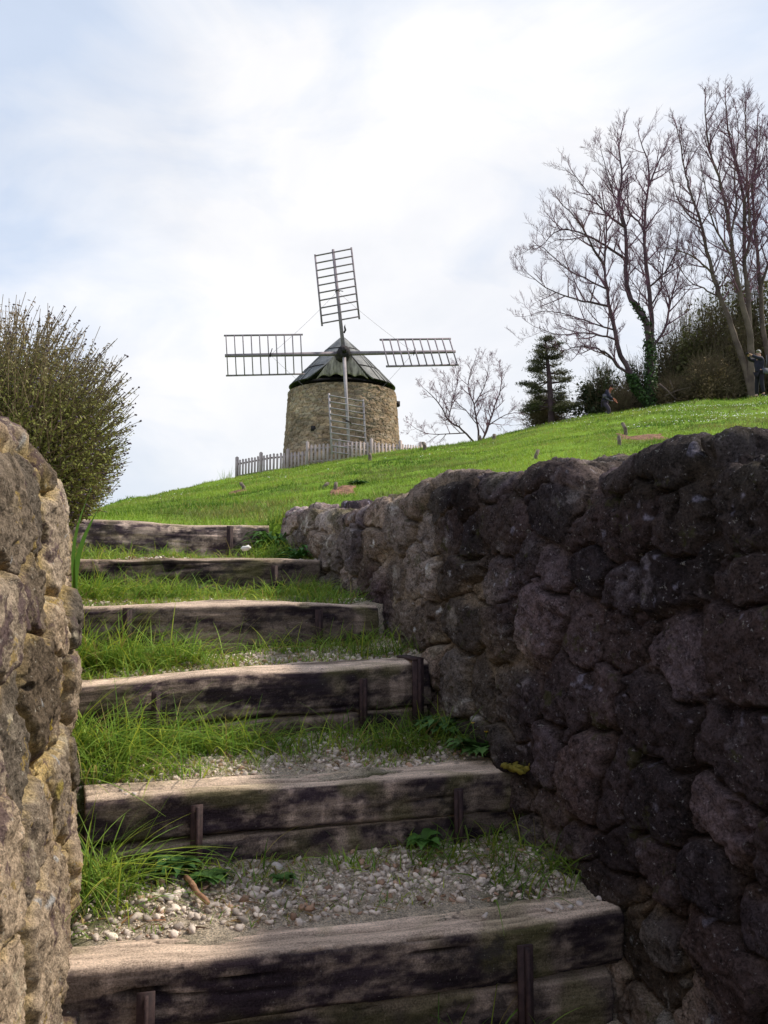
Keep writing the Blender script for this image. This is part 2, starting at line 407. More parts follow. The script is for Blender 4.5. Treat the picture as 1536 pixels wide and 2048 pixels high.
def rubble_wall(name, path_pts, sidesign, topf, zbot, thick, us, nfront, seed, size, palette, mat, amp=.045, rtop=.09, endround=.12, rough_amp=.01, feats=(), farlight=0.0):
    """path_pts: polyline (x,y); sidesign: +1 face looks to the right of travel, -1 left; us: lengths along"""
    pp = np.asarray(path_pts, float)
    L = np.concatenate([[0], np.cumsum(np.linalg.norm(np.diff(pp, axis=0), axis=1))])
    us = np.clip(us, 0, L[-1])
    x = np.interp(us, L, pp[:, 0]); y = np.interp(us, L, pp[:, 1])
    xs = np.interp(us + .08, L, pp[:, 0]) - np.interp(us - .08, L, pp[:, 0]); ys = np.interp(us + .08, L, pp[:, 1]) - np.interp(us - .08, L, pp[:, 1])
    nn = np.hypot(xs, ys); tx, ty = xs / nn, ys / nn
    nx, ny = (ty * sidesign, -tx * sidesign)
    zt = topf(x, y)
    # cross-section (offset from face line o: negative is into the wall; z)
    na, ntp, nb = 16, 46, 24
    s = np.linspace(0, 1, nfront)
    O = []; Z = []; Vv = []; NO = []; NZ = []
    zb = zbot(x, y) if callable(zbot) else np.full_like(x, zbot)
    zf = zt - rtop
    fr = zb[:, None] + (zf - zb)[:, None] * s[None]
    O.append(-.05 * (fr - zb[:, None])); Z.append(fr); Vv.append(fr); NO.append(np.ones_like(fr)); NZ.append(np.zeros_like(fr))
    oend = -.05 * (zf - zb)
    a = np.linspace(0, math.pi / 2, na + 1)[1:]
    O.append(oend[:, None] - rtop + rtop * np.cos(a)[None]); Z.append(zf[:, None] + rtop * np.sin(a)[None]); Vv.append(zf[:, None] + rtop * a[None])
    NO.append(np.tile(np.cos(a), (len(x), 1))); NZ.append(np.tile(np.sin(a), (len(x), 1)))
    wtop = thick - 2 * rtop; q = np.linspace(0, 1, ntp + 1)[1:]
    O.append(oend[:, None] - rtop - wtop * q[None]); Z.append(np.tile(zt[:, None], (1, ntp))); Vv.append(zf[:, None] + rtop * 1.57 + wtop * q[None])
    NO.append(np.zeros((len(x), ntp))); NZ.append(np.ones((len(x), ntp)))
    O.append(oend[:, None] - rtop - wtop - rtop * np.sin(a)[None]); Z.append(zf[:, None] + rtop * np.cos(a)[None]); Vv.append(zf[:, None] + rtop * 1.57 + wtop + rtop * a[None])
    NO.append(np.tile(-np.sin(a), (len(x), 1))); NZ.append(np.tile(np.cos(a), (len(x), 1)))
    q = np.linspace(0, 1, nb + 1)[1:]
    O.append(np.tile((oend - thick)[:, None], (1, nb))); Z.append(zf[:, None] - .55 * q[None]); Vv.append(zf[:, None] + rtop * 3.14 + wtop + .55 * q[None])
    NO.append(-np.ones((len(x), nb))); NZ.append(np.zeros((len(x), nb)))
    O, Z, Vv, NO, NZ = [np.concatenate(k, 1) for k in (O, Z, Vv, NO, NZ)]
    # round the two free ends in plan
    mid = -thick / 2
    for end in (0, 1):
        dd = us if end == 0 else L[-1] - us
        sc_ = np.sqrt(np.clip(1 - (1 - np.clip(dd / endround, 0, 1)) ** 2, 0.0004, 1))
        O = mid + (O - mid) * sc_[:, None]
        Z = np.where(Z > (zt - .25)[:, None], Z - (1 - sc_)[:, None] * .06, Z)
    U = np.tile(us[:, None], (1, O.shape[1]))
    uf, vf = U.ravel(), Vv.ravel()
    F1, E, R = stone_field(uf, vf, seed, size)
    mask = sstep(.0, .26, E) * sstep(1.25, .9, F1)
    dome = np.clip(1.02 - .30 * F1 ** 3, 0, 1)
    Q3 = np.stack([uf, vf, vf * .3], 1)
    big = fbm(Q3, 2.6, 3, seed + 8); mid_ = fbm(Q3, 16, 4, seed + 9, .6); fine = fbm(Q3, 70, 3, seed + 10, .6)
    pits = sstep(.35, .62, fbm(Q3, 24, 3, seed + 11))
    rid = 1 - np.abs(fbm(Q3, 13, 4, seed + 12, .6)) * 2.6
    h = amp * mask * dome * (.15 + 1.35 * R[:, 0]) + big * (.026 if farlight else .018) + mid_ * rough_amp * 1.0 + rid * rough_amp * .45 + fine * rough_amp * .6 - pits * (.026 if farlight else .020)
    h -= .027 * sstep(.13, .0, E) * sstep(-.45, .0, mid_ + big)                      # raked joints
    h = h.reshape(O.shape)
    NX = nx[:, None] * NO; NY = ny[:, None] * NO
    X = x[:, None] + nx[:, None] * O + NX * h; Y = y[:, None] + ny[:, None] * O + NY * h; ZZ = Z + NZ * h
    # colours
    st, mo, li, mossc = [np.array(c) for c in palette]
    cs = st[None] * (.40 + 1.15 * R[:, 1:2]) * (1 + (R[:, 2:3] - .5) * np.array([.12, 0, -.16]))
    cm = mo[None] * (.85 + .3 * (mid_[:, None]))
    joint = sstep(.12, .02, E)[:, None]
    mo_amt = (1 - mask)[:, None] * (.55 + .45 * sstep(-.3, .3, big)[:, None])
    c = cs * (1 - mo_amt) + cm * mo_amt
    if farlight: c = c * np.where(R[:, 3:4] > .80, 1.75, np.where(R[:, 3:4] < .25, .62, 1.0)) ** mask[:, None]
    c = c * (1 - .5 * joint * sstep(-.3, .15, mid_ + big)[:, None])
    lm = (sstep(.26, .46, fbm(Q3, 11, 4, seed + 20, .62)) * sstep(.15, .6, fbm(Q3, 60, 3, seed + 24)+.45))[:, None]; c = c * (1 - lm * .65) + li[None] * lm * .65
    mm_ = (sstep(.1, .42, fbm(Q3, 4.5, 4, seed + 21)) * sstep(-.45, .15, vf - np.repeat(zt, O.shape[1])) )[:, None]
    c = c * (1 - mm_ * .6) + mossc[None] * mm_ * .6
    ws = sstep(.60, .70, fbm(Q3, 30, 2, seed + 22))[:, None]; c = c * (1 - ws) + np.array([.5, .5, .52])[None] * ws * .8 + c * ws * .2
    for (fx, fy, fz, rad, fc) in feats:
        d = np.sqrt((X.ravel() - fx) ** 2 + (Y.ravel() - fy) ** 2 + (ZZ.ravel() - fz) ** 2) + .35 * rad * mid_
        k = sstep(rad * 1.05, rad * .8, d)[:, None]; c = c * (1 - k) + np.array(fc)[None] * k * (.8 + .4 * (fine[:, None] + .5))
    if farlight:
        al = sstep(-.22, .22, fbm(Q3, 1.7, 4, seed + 40, .6) + .46 * sstep(2.9, 1.8, Y.ravel()) - .16)[:, None]     # dark purplish mottling, denser low down the path
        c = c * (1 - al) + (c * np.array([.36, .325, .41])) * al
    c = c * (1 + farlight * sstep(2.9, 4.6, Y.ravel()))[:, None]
    V = np.stack([X, Y, ZZ], 2).reshape(-1, 3)
    Fc = grid_faces(*O.shape)
    if sidesign > 0: Fc = Fc[:, ::-1]
    o = mk(name, V, Fc, mat, None, True, np.clip(c, 0.004, 1))
    return o

# right wall: top measured along it
TP = np.array([(540, 1040), (555, 1018), (600, 1012), (655, 1020), (668, 1012), (705, 1008), (716, 1006), (722, 992), (760, 985), (800, 972), (835, 960), (880, 962), (905, 956), (950, 958), (975, 952),
               (990, 938), (1030, 922), (1078, 916), (1105, 934), (1125, 948), (1160, 950), (1190, 942), (1208, 912), (1240, 892), (1290, 882), (1350, 880), (1395, 882),
               (1412, 893), (1440, 906), (1455, 892), (1490, 866), (1536, 850), (1620, 850), (1700, 870), (2000, 860), (3000, 850)], float)
TY = 1.475 * F / (TP[:, 0] - 768 + .41 * F)
TZ = np.array([at(p, q, Y).z for (p, q), Y in zip(TP, TY)])
o_ = np.argsort(TY); TYs, TZs = TY[o_], TZ[o_]
def top_r(x, y): return np.interp(y, TYs, TZs) - .012
def u_steps(L, dist_at, k=.0022, lo=.0028, hi=.012):
    u = [0.]
    while u[-1] < L: u.append(u[-1] + float(np.clip(k * dist_at(u[-1]), lo, hi)))
    return np.array(u)
RW = [(xr(.2), .2), (xr(5.14), 5.14)]
LR = math.hypot(RW[1][0] - RW[0][0], RW[1][1] - RW[0][1])
usr = u_steps(LR, lambda s: .012 / .0022 if (.2 + s * .925) < 1.45 else (.2 + s * .925) * .9)
def wpt(px, py):
    Y = 1.475 * F / (px - 768 + .41 * F); return tuple(at(px, py, Y))
feats_r = [(*wpt(1237, 1325), .032, (.30, .25, .17)), (*wpt(772, 1205), .05, (.34, .28, .2)), (*wpt(1283, 1246), .010, (.6, .62, .6)),
           (*wpt(1302, 1205), .010, (.6, .62, .6)), (*wpt(1275, 1040), .05, (.2, .15, .10)), (*wpt(905, 1240), .045, (.17, .145, .13)), (*wpt(870, 1290), .05, (.22, .18, .14))]
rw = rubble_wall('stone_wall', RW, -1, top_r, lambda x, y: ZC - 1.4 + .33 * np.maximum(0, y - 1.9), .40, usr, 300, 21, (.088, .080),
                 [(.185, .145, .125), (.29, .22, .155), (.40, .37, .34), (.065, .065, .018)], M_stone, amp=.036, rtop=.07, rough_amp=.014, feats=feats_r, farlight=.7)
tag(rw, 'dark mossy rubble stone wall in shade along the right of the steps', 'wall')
def top_l(x, y):
    b = np.interp(y, [.3, .9, 1.0, 1.22, 1.45, 1.7, 2.0, 3.0, 5.0], [.14, .185, .20, .232, .245, .27, .27, .26, .31]) + .010 * np.sin(y * 23)
    return b + ZC - .35 * sstep(.9, -.8, y)
Ll = np.concatenate([[0], np.cumsum(np.linalg.norm(np.diff(LWP, axis=0), axis=1))])
usl = u_steps(Ll[-1], lambda s: 5.0 if (s < 1.9 or s > 4.2) else 1.15, k=.0024, lo=.0024)
feats_l = [(*at(118, 1470, 1.62), .03, (.42, .30, .06)), (*at(140, 1580, 1.75), .03, (.42, .33, .10)), (*at(5, 1462, 1.22), .012, (.6, .38, .03))]
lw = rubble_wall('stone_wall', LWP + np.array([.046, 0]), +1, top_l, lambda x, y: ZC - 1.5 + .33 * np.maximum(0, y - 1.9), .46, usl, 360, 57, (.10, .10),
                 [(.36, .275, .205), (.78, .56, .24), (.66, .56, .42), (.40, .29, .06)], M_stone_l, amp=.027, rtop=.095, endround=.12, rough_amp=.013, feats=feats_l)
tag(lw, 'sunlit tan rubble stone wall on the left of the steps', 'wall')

# ------------------------------------------------------------------ timber risers
def sleeper(l, r, h, d, seed, toptone=1.0, pale=1.0):
    """weathered timber whose front top edge runs l -> r"""
    l = Vector(l); r = Vector(r); t = (r - l); Ln = t.length; t.normalize()
    n = Vector((-t.y, t.x, 0)).normalized(); up = t.cross(n); up = up if up.z > 0 else -up
    nu = int(Ln / .006); nd = max(int(d / .007), 6); nh = max(int(h / .006), 6)
    # ring: front bottom -> front top -> back top -> back bottom
    ring = [(0, -h + h * i / nh, 0) for i in range(nh)] + [(d * i / nd, 0, 1) for i in range(nd)] + [(d, -h * i / 8, 2) for i in range(8)] + [(d - d * i / 6, -h, 3) for i in range(6)]
    ring = np.array(ring); K = len(ring)
    us = np.linspace(0, Ln, nu)
    A = np.tile(ring[None, :, 0], (nu, 1)); B = np.tile(ring[None, :, 1], (nu, 1)); U = np.tile(us[:, None], (1, K)); S = np.tile(ring[None, :, 2], (nu, 1))
    Q = np.stack([U.ravel() * 1.2 + seed * 7, A.ravel() * 14, B.ravel() * 14], 1)
    g1 = fbm(Q, 1.0, 5, seed, .6); g2 = fbm(Q * np.array([.6, 3.2, 3.2]), 1.0, 3, seed + 3, .6)
    lump = fbm(np.stack([U.ravel(), A.ravel() * 3, B.ravel() * 3], 1), 3.2, 3, seed + 5)
    crack = sstep(.035, .0, np.abs(fbm(Q * np.array([.35, 1.3, 1.3]), 1.0, 3, seed + 7))) * sstep(-.1, .3, fbm(Q, .5, 2, seed + 9))
    ca, cb = d / 2, -h / 2
    da, db = (A.ravel() - ca) / (d / 2), (B.ravel() - cb) / (h / 2)
    rr = (np.abs(da) ** 7 + np.abs(db) ** 7) ** (1 / 7.)
    chip = sstep(.25, .5, fbm(np.stack([U.ravel() * 5, A.ravel() * 9, B.ravel() * 9], 1), 1.6, 4, seed + 33, .6)) * sstep(.82, 1.0, np.minimum(np.abs(A.ravel() - d / 2) / (d / 2), np.abs(B.ravel() + h / 2) / (h / 2)))
    off = g1 * .007 + g2 * .004 + lump * .013 - crack * .020 - chip * .018
    a = ca + (A.ravel() - ca) / np.maximum(rr, 1) ** 1.0; b_ = cb + (B.ravel() - cb) / np.maximum(rr, 1)
    ndr = np.stack([da, db], 1); ndr = np.sign(ndr) * np.abs(ndr) ** 5; ndr /= np.linalg.norm(ndr, axis=1)[:, None] + 1e-6
    a = a + ndr[:, 0] * off; b_ = b_ + ndr[:, 1] * off
    wave = .008 * np.sin(U.ravel() * 3 + seed) + .006 * fbm(P3(U.ravel(), U.ravel() * 0 + seed), 2.0, 2, seed)
    uu = U.ravel() + np.where(U.ravel() < .01, -1, np.where(U.ravel() > Ln - .01, 1, 0)) * .006 * g1
    V = np.stack([uu, a, b_ + wave], 1)
    # wood colour: bleached where feet and rain reach, dark with old creosote and painted-in shade on the face
    topm = np.clip(sstep(.45, .95, ndr[:, 1]), 0, 1)
    stain = sstep(-.26, .24, .42 * fbm(np.stack([U.ravel() * 1.6, A.ravel() * 3, B.ravel() * 3], 1), 1.6, 3, seed + 11, .6) + .80 * fbm(np.stack([U.ravel() * .4, A.ravel(), B.ravel()], 1), 30, 5, seed + 12, .72) + .0)
    run = sstep(.1, .5, fbm(np.stack([U.ravel() * 14, A.ravel() * 2, B.ravel() * 1.5], 1), 1.6, 3, seed + 15))
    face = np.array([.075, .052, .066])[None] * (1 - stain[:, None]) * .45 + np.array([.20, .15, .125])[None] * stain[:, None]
    face = face * (1 + .9 * run[:, None] * stain[:, None]) * pale * (1.25 - .55 * sstep(.35, .9, U.ravel() / Ln + .12 * g2))[:, None]  # right half darkened: stain plus the wall's shade put into the colour
    tp = np.array([.70, .535, .43])[None] * (.8 + .35 * g2[:, None]) * toptone  # wood tone of the top, set per timber
    knot = sstep(.42, .6, lump)[:, None]; tp = tp * (1 - .6 * knot)
    moss = (sstep(.15, .5, fbm(np.stack([U.ravel(), A.ravel(), B.ravel()], 1), 7, 3, seed + 19)))[:, None]
    c = face * (1 - topm[:, None]) + tp * topm[:, None]
    c = c * (1 - .35 * moss) + np.array([.16, .15, .05])[None] * .35 * moss
    c = c * (1 - .75 * crack[:, None])
    Fq = grid_faces(nu, K)
    jj = np.arange(nu - 1) * K
    Fq = np.vstack([Fq, np.stack([jj + K - 1, jj + 2 * K - 1, jj + K, jj], 1)])
    # end caps as fans
    Vc = np.vstack([V, V[:K].mean(0), V[-K:].mean(0)]); c0 = nu * K
    k = np.arange(K); k2 = (k + 1) % K
    T = np.vstack([np.stack([k, k2, np.full(K, c0)], 1), np.stack([(nu - 1) * K + k2, (nu - 1) * K + k, np.full(K, c0 + 1)], 1)])
    cc_ = np.vstack([c, [[.16, .12, .11]], [[.16, .12, .11]]])
    # object frame along the timber so that the grain follows it
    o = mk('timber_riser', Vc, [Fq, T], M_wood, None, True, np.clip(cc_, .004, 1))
    from mathutils import Matrix
    up2 = t.cross(n); up2 = up2 if up2.z > 0 else -up2
    o.matrix_world = Matrix(((t.x, n.x, up2.x, l.x), (t.y, n.y, up2.y, l.y), (t.z, n.z, up2.z, l.z), (0, 0, 0, 1)))
    return o
lab = ['grey timber riser of the lowest step, with pebbles in its long split', 'timber riser of the second step from below with a dark knotty top',
       'timber riser of the third step with an iron strap over its right end', 'timber riser of the fourth step, pale thin top above long grass',
       'dark timber riser of the fifth step, one iron stake before it', 'pale weathered timber riser of the topmost step against the meadow']
for i, b in enumerate(BE):
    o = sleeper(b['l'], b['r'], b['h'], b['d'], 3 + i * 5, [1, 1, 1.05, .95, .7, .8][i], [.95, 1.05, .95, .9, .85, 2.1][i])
    tag(o, lab[i], 'timber step', 'timber risers of the steps')
for i, (lbl, ins, hh, ex) in enumerate([('lower sleeper stacked under the riser of the lowest step', .02, .17, -.02), ('cracked lower sleeper under the riser of the second step', .012, .13, 0.0),
                                 ('lower sleeper under the riser of the third step, behind grass', .012, .12, 0)]):
    b = BE[i]; n = Vector((-b['t'].y, b['t'].x, 0)).normalized()
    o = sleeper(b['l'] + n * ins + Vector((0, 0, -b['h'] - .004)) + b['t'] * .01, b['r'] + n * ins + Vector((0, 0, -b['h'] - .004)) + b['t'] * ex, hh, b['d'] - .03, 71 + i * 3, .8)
    o.name = 'lower_sleeper'; tag(o, lbl, 'timber step', 'lower sleepers of the steps')

# iron stakes that hold the risers
def stake_iron(px, pyt, pyb, bi, wd, label, hood=False):
    b = BE[bi]
    p = at(px, pyt, 2.0); 
    # slide along the sight line to the face of the riser
    lo, hi = .5, 8.
    for _ in range(40):
        m = (lo + hi) / 2; q = at(px, pyt, m)
        if q.y > front_y(b, q.x) - .022: hi = m
        else: lo = m
    q = at(px, pyt, lo); qb = at(px, pyb, lo)
    t = b['t']; n = Vector((-t.y, t.x, 0)).normalized()
    H = (q.z - qb.z) + .12
    m = MB()
    c = q - Vector((0, 0, H / 2))
    ax = (t, n, Vector((0, 0, 1)))
    # T-section iron: flange and web, burred head
    m.box(c, (wd / 2, .004, H / 2), ax)
    m.box(c - n * .0125, (.0045, .008, H / 2 - .003), ax)
    if hood:
        zt_ = top_z(b, q.x); m.box(Vector((q.x, q.y, zt_ + .006)) + n * .07, (wd / 2, .075, .004), ax)
    o = m.build('iron_stake', M_iron, None, False, False, loc=tuple(Vector((q.x, q.y, q.z - H))))
    tag(o, label, 'stake', 'iron stakes holding the timber risers')
for a in [(292, 1985, 2048, 0, .036, 'rusty iron stake at the left end of the lowest step'), (1050, 1890, 2040, 0, .036, 'rusty iron stake right of centre on the lowest step'),
          (394, 1610, 1682, 1, .030, 'rusty iron stake at the left of the second step from below'), (917, 1577, 1660, 1, .026, 'iron stake at the right of the second step from below'),
          (312, 1384, 1430, 2, .026, 'short iron stake in the grass left on the third step'), (727, 1357, 1410, 2, .026, 'iron stake right of centre on the third step, left of the strap'),
          (836, 1316, 1400, 2, .040, 'iron strap folded over the right end of the third step', True), (255, 1216, 1252, 3, .034, 'iron stake at the left end of the fourth step'),
          (638, 1219, 1275, 3, .030, 'iron stake at the right of the fourth step'), (549, 1131, 1195, 4, .030, 'lone iron stake before the fifth step'),
          (460, 1052, 1108, 5, .036, 'lone iron stake before the topmost step')]:
    stake_iron(*a)

# ------------------------------------------------------------------ gravel, grass on the steps
def ico():
    t = (1 + 5 ** .5) / 2
    v = np.array([(-1, t, 0), (1, t, 0), (-1, -t, 0), (1, -t, 0), (0, -1, t), (0, 1, t), (0, -1, -t), (0, 1, -t), (t, 0, -1), (t, 0, 1), (-t, 0, -1), (-t, 0, 1)], float)
    v /= np.linalg.norm(v[0])
    f = [(0, 11, 5), (0, 5, 1), (0, 1, 7), (0, 7, 10), (0, 10, 11), (1, 5, 9), (5, 11, 4), (11, 10, 2), (10, 7, 6), (7, 1, 8), (3, 9, 4), (3, 4, 2), (3, 2, 6), (3, 6, 8), (3, 8, 9), (4, 9, 5), (2, 4, 11), (6, 2, 10), (8, 6, 7), (9, 8, 1)]
    V = [tuple(a) for a in v]; cache = {}; out = []
    def mid(a, b):
        k = (min(a, b), max(a, b))
        if k not in cache:
            p = (np.array(V[a]) + np.array(V[b])) / 2; p /= np.linalg.norm(p); V.append(tuple(p)); cache[k] = len(V) - 1
        return cache[k]
    for a, b, c in f:
        x, y, z = mid(a, b), mid(b, c), mid(c, a); out += [(a, x, z), (b, y, x), (c, z, y), (x, y, z)]
    return np.array(V), np.array(out)
IV, IF = ico()
def rocks(cent, size, r):
    n = len(cent); nv = len(IV)
    D = IV[None] * (1 + r.uniform(-.28, .28, (n, nv, 1)))
    S = size[:, None] * r.uniform(.6, 1.25, (n, 3)); S[:, 2] *= .75
    D = D * S[:, None]
    th = r.uniform(0, 6.28, n); c, s = np.cos(th)[:, None], np.sin(th)[:, None]
    X = D[..., 0] * c - D[..., 1] * s; Y = D[..., 0] * s + D[..., 1] * c
    tl = r.uniform(-.5, .5, n)[:, None]; Z = D[..., 2] * np.cos(tl) + X * np.sin(tl)
    V = np.stack([X, Y, Z], 2) + cent[:, None]
    T = (IF[None] + (np.arange(n) * nv)[:, None, None]).reshape(-1, 3)
    return V.reshape(-1, 3), T
def on_tread(n, r, wfun):
    """random points on the visible treads kept by weight"""
    X, Y, out = [], [], 0
    xs = r.uniform(-1.9, 1.1, n * 8); ys = r.uniform(1.4, 5.0, n * 8)
    ok = (xs > xl(ys) - .02) & (xs < xr(ys) + .02)
    fr = np.full(len(xs), 9.); ti = np.full(len(xs), -1); back = np.full(len(xs), 9.)
    for i, b in enumerate(BE):
        fy = front_y(b, xs); m = ys > fy + b['d'] - .01; ti = np.where(m, i, ti)
        ok &= ~((ys > fy - .004) & (ys < fy + b['d'] - .01))
    nxt = np.array([front_y(BE[min(i + 1, 5)], x) for i, x in zip(ti, xs)])
    back = nxt - ys
    lat = (xs - xl(ys)) / (xr(ys) - xl(ys))
    wv = wfun(xs, ys, ti, back, lat)
    ok &= r.rand(len(xs)) < wv
    k = np.where(ok)[0][:n]
    return xs[k], ys[k], ti[k], back[k], lat[k]
r = np.random.RandomState(11)
def wg(x, y, ti, back, lat):
    nz = fbm(P3(x, y), 4, 3, 77)
    w0 = np.where(ti <= 1, .9, np.where(ti == 2, .8, .45)); w0 = np.where(ti < 0, .8, w0)
    return w0 * (.30 + .70 * sstep(-.35, .3, nz + .12)) * sstep(.0, .12, back + .03) * (1 / np.maximum(y, 1.5)) ** 1.0 * 2
xs, ys, ti, back, lat = on_tread(24000, r, wg)
sz = .0024 + .0092 * r.rand(len(xs)) ** 5
sz = np.where((ti == 0) & (lat < .45), sz * 1.1, sz)
zz = pathz(xs, ys) + sz * .25
V, T = rocks(np.stack([xs, ys, zz], 1), sz, r)
g = r.uniform(.5, 1.3, (len(xs), 1)) * np.array([[.66, .565, .50]]); g[r.rand(len(xs)) < .12] *= np.array([.72, .55, .45])
mk_gr = mk('gravel', V, T, M_gravel, None, False, np.repeat(np.clip(g, 0, .82), len(IV), 0)); tag(mk_gr, 'loose whitish limestone gravel on the treads', 'gravel', None, 'stuff')
# pebbles lying on the lowest timber, at its right end and left end
def pebble(px, py, Y, s, label):
    p = at(px, py, Y); V, T = rocks(np.array([[0., 0, s * .5]]), np.array([s]), r)
    # settle on the timber or tread below
    z = None
    for b in BE:
        fy = front_y(b, p.x)
        if fy - .01 < p.y < fy + b['d']: z = top_z(b, p.x)
    if z is None: z = float(pathz(np.array([p.x]), np.array([p.y]))[0])
    o = mk('pebble', V, T, M_gravel, None, True, np.full((len(V), 3), 1.) * np.array([.56, .50, .48])); o.location = (p.x, p.y, z - .003)
    tag(o, label, 'pebble', 'pebbles lying on the timbers')
for i, (px, py, Y, s) in enumerate([(1118, 1812, 2.20, .011), (1140, 1815, 2.20, .008), (1158, 1808, 2.22, .010), (1200, 1800, 2.26, .012), (1222, 1806, 2.25, .008), (1098, 1816, 2.18, .008), (970, 1828, 2.14, .010)]):
    pebble(px, py, Y, s, ['round white pebble, largest in the split of the lowest timber', 'small pebble right of the largest one on the lowest timber', 'greyish pebble mid row on the lowest timber', 'white pebble by the grass at the right end of the lowest timber',
                          'tiny pebble last before the dark wall on the lowest timber', 'small brownish pebble left of the row on the lowest timber', 'single pebble in the dark knot of the lowest timber'][i])
for i, (px, py, Y, s) in enumerate([(243, 1572, 2.36, .008), (268, 1586, 2.33, .009), (252, 1592, 2.33, .006)]):
    pebble(px, py, Y, s, ['small pebble farthest back at the left end of the second timber', 'rightmost pebble at the left end of the second timber', 'tiny pebble nearest the edge, left end of the second timber'][i])
# larger single stones on the gravel
for i, (px, py, s) in enumerate([(338, 1800, .017), (554, 1790, .012), (555, 1737, .016), (490, 1487, .015), (605, 1484, .010)]):
    zpl = {0: -.79, 1: -.79, 2: -.77, 3: -.53, 4: -.53}[i]
    Y = 1.0
    for Yt in np.arange(1.9, 3.2, .004):
        q = at(px, py, Yt)
        if q.z > float(pathz(np.array([q.x]), np.array([Yt]))[0]): Y = Yt
    q = at(px, py, Y); V, T = rocks(np.array([[0., 0, s * .35]]), np.array([s * 1.15]), r)
    o = mk('loose_stone', V, T, M_gravel, None, True, np.full((len(V), 3), 1.) * np.array([.62, .56, .54])); o.location = (q.x, q.y, q.z)
    tag(o, ['white stone lying just left of the brown stick', 'pale stone on gravel right of the brown stick', 'pale lump before the second riser, in the middle', 'flat white stone by grass on the second tread',
            'small stone right of the flat one on the second tread'][i], 'stone', 'larger loose stones on the treads')

def gcol(n, r, straw=.08, dark=.0, yel=.3):
    t = r.rand(n, 1); a = np.array([[.10, .22, .028]]); b = np.array([[.32, .46, .085]])
    c = a * (1 - t) + b * t
    y = r.rand(n) < yel; c[y] = c[y] * np.array([1.5, 1.15, .9])
    s = r.rand(n) < straw; c[s] = np.array([.42, .34, .13]) * r.uniform(.6, 1.1, (s.sum(), 1))
    return c
def blades(base, L, W, r, lean=.5, droop=.7, nseg=5, cols=None, bias=None):
    n = len(base)
    th = r.uniform(0, 2 * math.pi, n); d = np.stack([np.cos(th), np.sin(th), np.zeros(n)], 1)
    if bias is not None: d = d + np.array(bias); d /= np.linalg.norm(d, axis=1)[:, None] + 1e-6; d[:, 2] = 0
    ln = r.uniform(.1, 1, n)[:, None] * lean
    dirv = d * ln + np.array([[0, 0, 1.]]); dirv /= np.linalg.norm(dirv, axis=1)[:, None]
    side = np.stack([-d[:, 1], d[:, 0], np.zeros(n)], 1) + r.normal(0, .25, (n, 3)); side /= np.linalg.norm(side, axis=1)[:, None]
    dr = r.uniform(.15, 1, n)[:, None] * droop
    bend = d * dr * .75 + np.array([[0, 0, -1.]]) * dr * .62
    return strips(base, dirv, side, L, W, bend, nseg, cols)
parts = []
def emit(k): parts.append(k)
# tufts along the foot of every riser, thick on the left
def wt(x, y, ti, back, lat):
    nz = fbm(P3(x, y), 5, 3, 99)
    foot = sstep(.17, .02, back)
    left = sstep(.62, .05, lat); right = sstep(.82, 1.0, lat)
    lv = np.array([.0, .65, 1., .8, .95, .55, .3])[ti + 1]
    up = np.where(ti >= 3, 1., 0)
    w_ = lv * (foot * (.35 + .75 * left) + left * .35 * (ti >= 1) + .35 * right * (foot + .25)) * sstep(-.08, .28, nz + .1) + up * .16 * sstep(-.05, .3, nz) * (lat < .8)
    w_ = np.where(ti == 0, w_ * np.where(lat < .17, 1.3, .38), w_)
    return np.clip(w_, 0, 1)
xs, ys, ti, back, lat = on_tread(11500, r, wt)
L = r.uniform(.05, .17, len(xs)) * np.where(lat < .5, 1.1, .75) * np.where(ti >= 3, .85, 1) * np.where(back < .15, 1.1, .72)
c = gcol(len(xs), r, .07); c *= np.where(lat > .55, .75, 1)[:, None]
base = np.stack([xs, ys, pathz(xs, ys) - .005], 1)
st_ = (xs > -.58) & (xs < -.38) & (ys > 2.0) & (ys < 2.30); base[st_, 2] -= .2
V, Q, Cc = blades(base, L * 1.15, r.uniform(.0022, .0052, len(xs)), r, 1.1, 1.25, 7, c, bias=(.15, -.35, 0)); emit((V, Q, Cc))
# longest clumps
cl = [(-.72, 2.16, 300, .24), (-.58, 2.27, 120, .12), (-.78, 2.42, 330, .22), (-.84, 2.60, 480, .27), (-.58, 2.78, 400, .18), (-.12, 2.90, 110, .13), (-.36, 2.83, 170, .13), (.10, 2.92, 300, .17), (-1.02, 3.10, 520, .25), (-.78, 3.20, 380, .18), (-.35, 3.38, 120, .12),
      (-1.25, 3.75, 420, .18), (-.95, 3.9, 360, .15), (-.70, 4.05, 160, .12), (-.12, 3.55, 140, .12), (-.02, 3.35, 220, .13), (-.30, 4.2, 220, .12), (-.62, 4.86, 300, .14), (-1.45, 4.6, 220, .11),
      (.36, 2.60, 160, .11), (.20, 2.50, 110, .10), (.50, 2.40, 220, .12), (.54, 2.26, 150, .11), (-.38, 2.28, 40, .07), (-.66, 1.98, 30, .06), (.22, 2.01, 26, .25), (.08, 1.97, 14, .22), (-.40, 1.84, 10, .20), (.32, 2.04, 14, .16), (.55, 2.95, 40, .1), (-.42, 4.12, 320, .13), (-.30, 3.95, 240, .12), (-.16, 3.72, 160, .12), (.02, 3.18, 120, .10), (.12, 3.06, 160, .12), (-.55, 4.72, 260, .14), (-1.1, 4.75, 160, .09), (.30, 2.34, 30, .08), (-.1, 2.42, 36, .07), (.12, 2.44, 30, .09)]
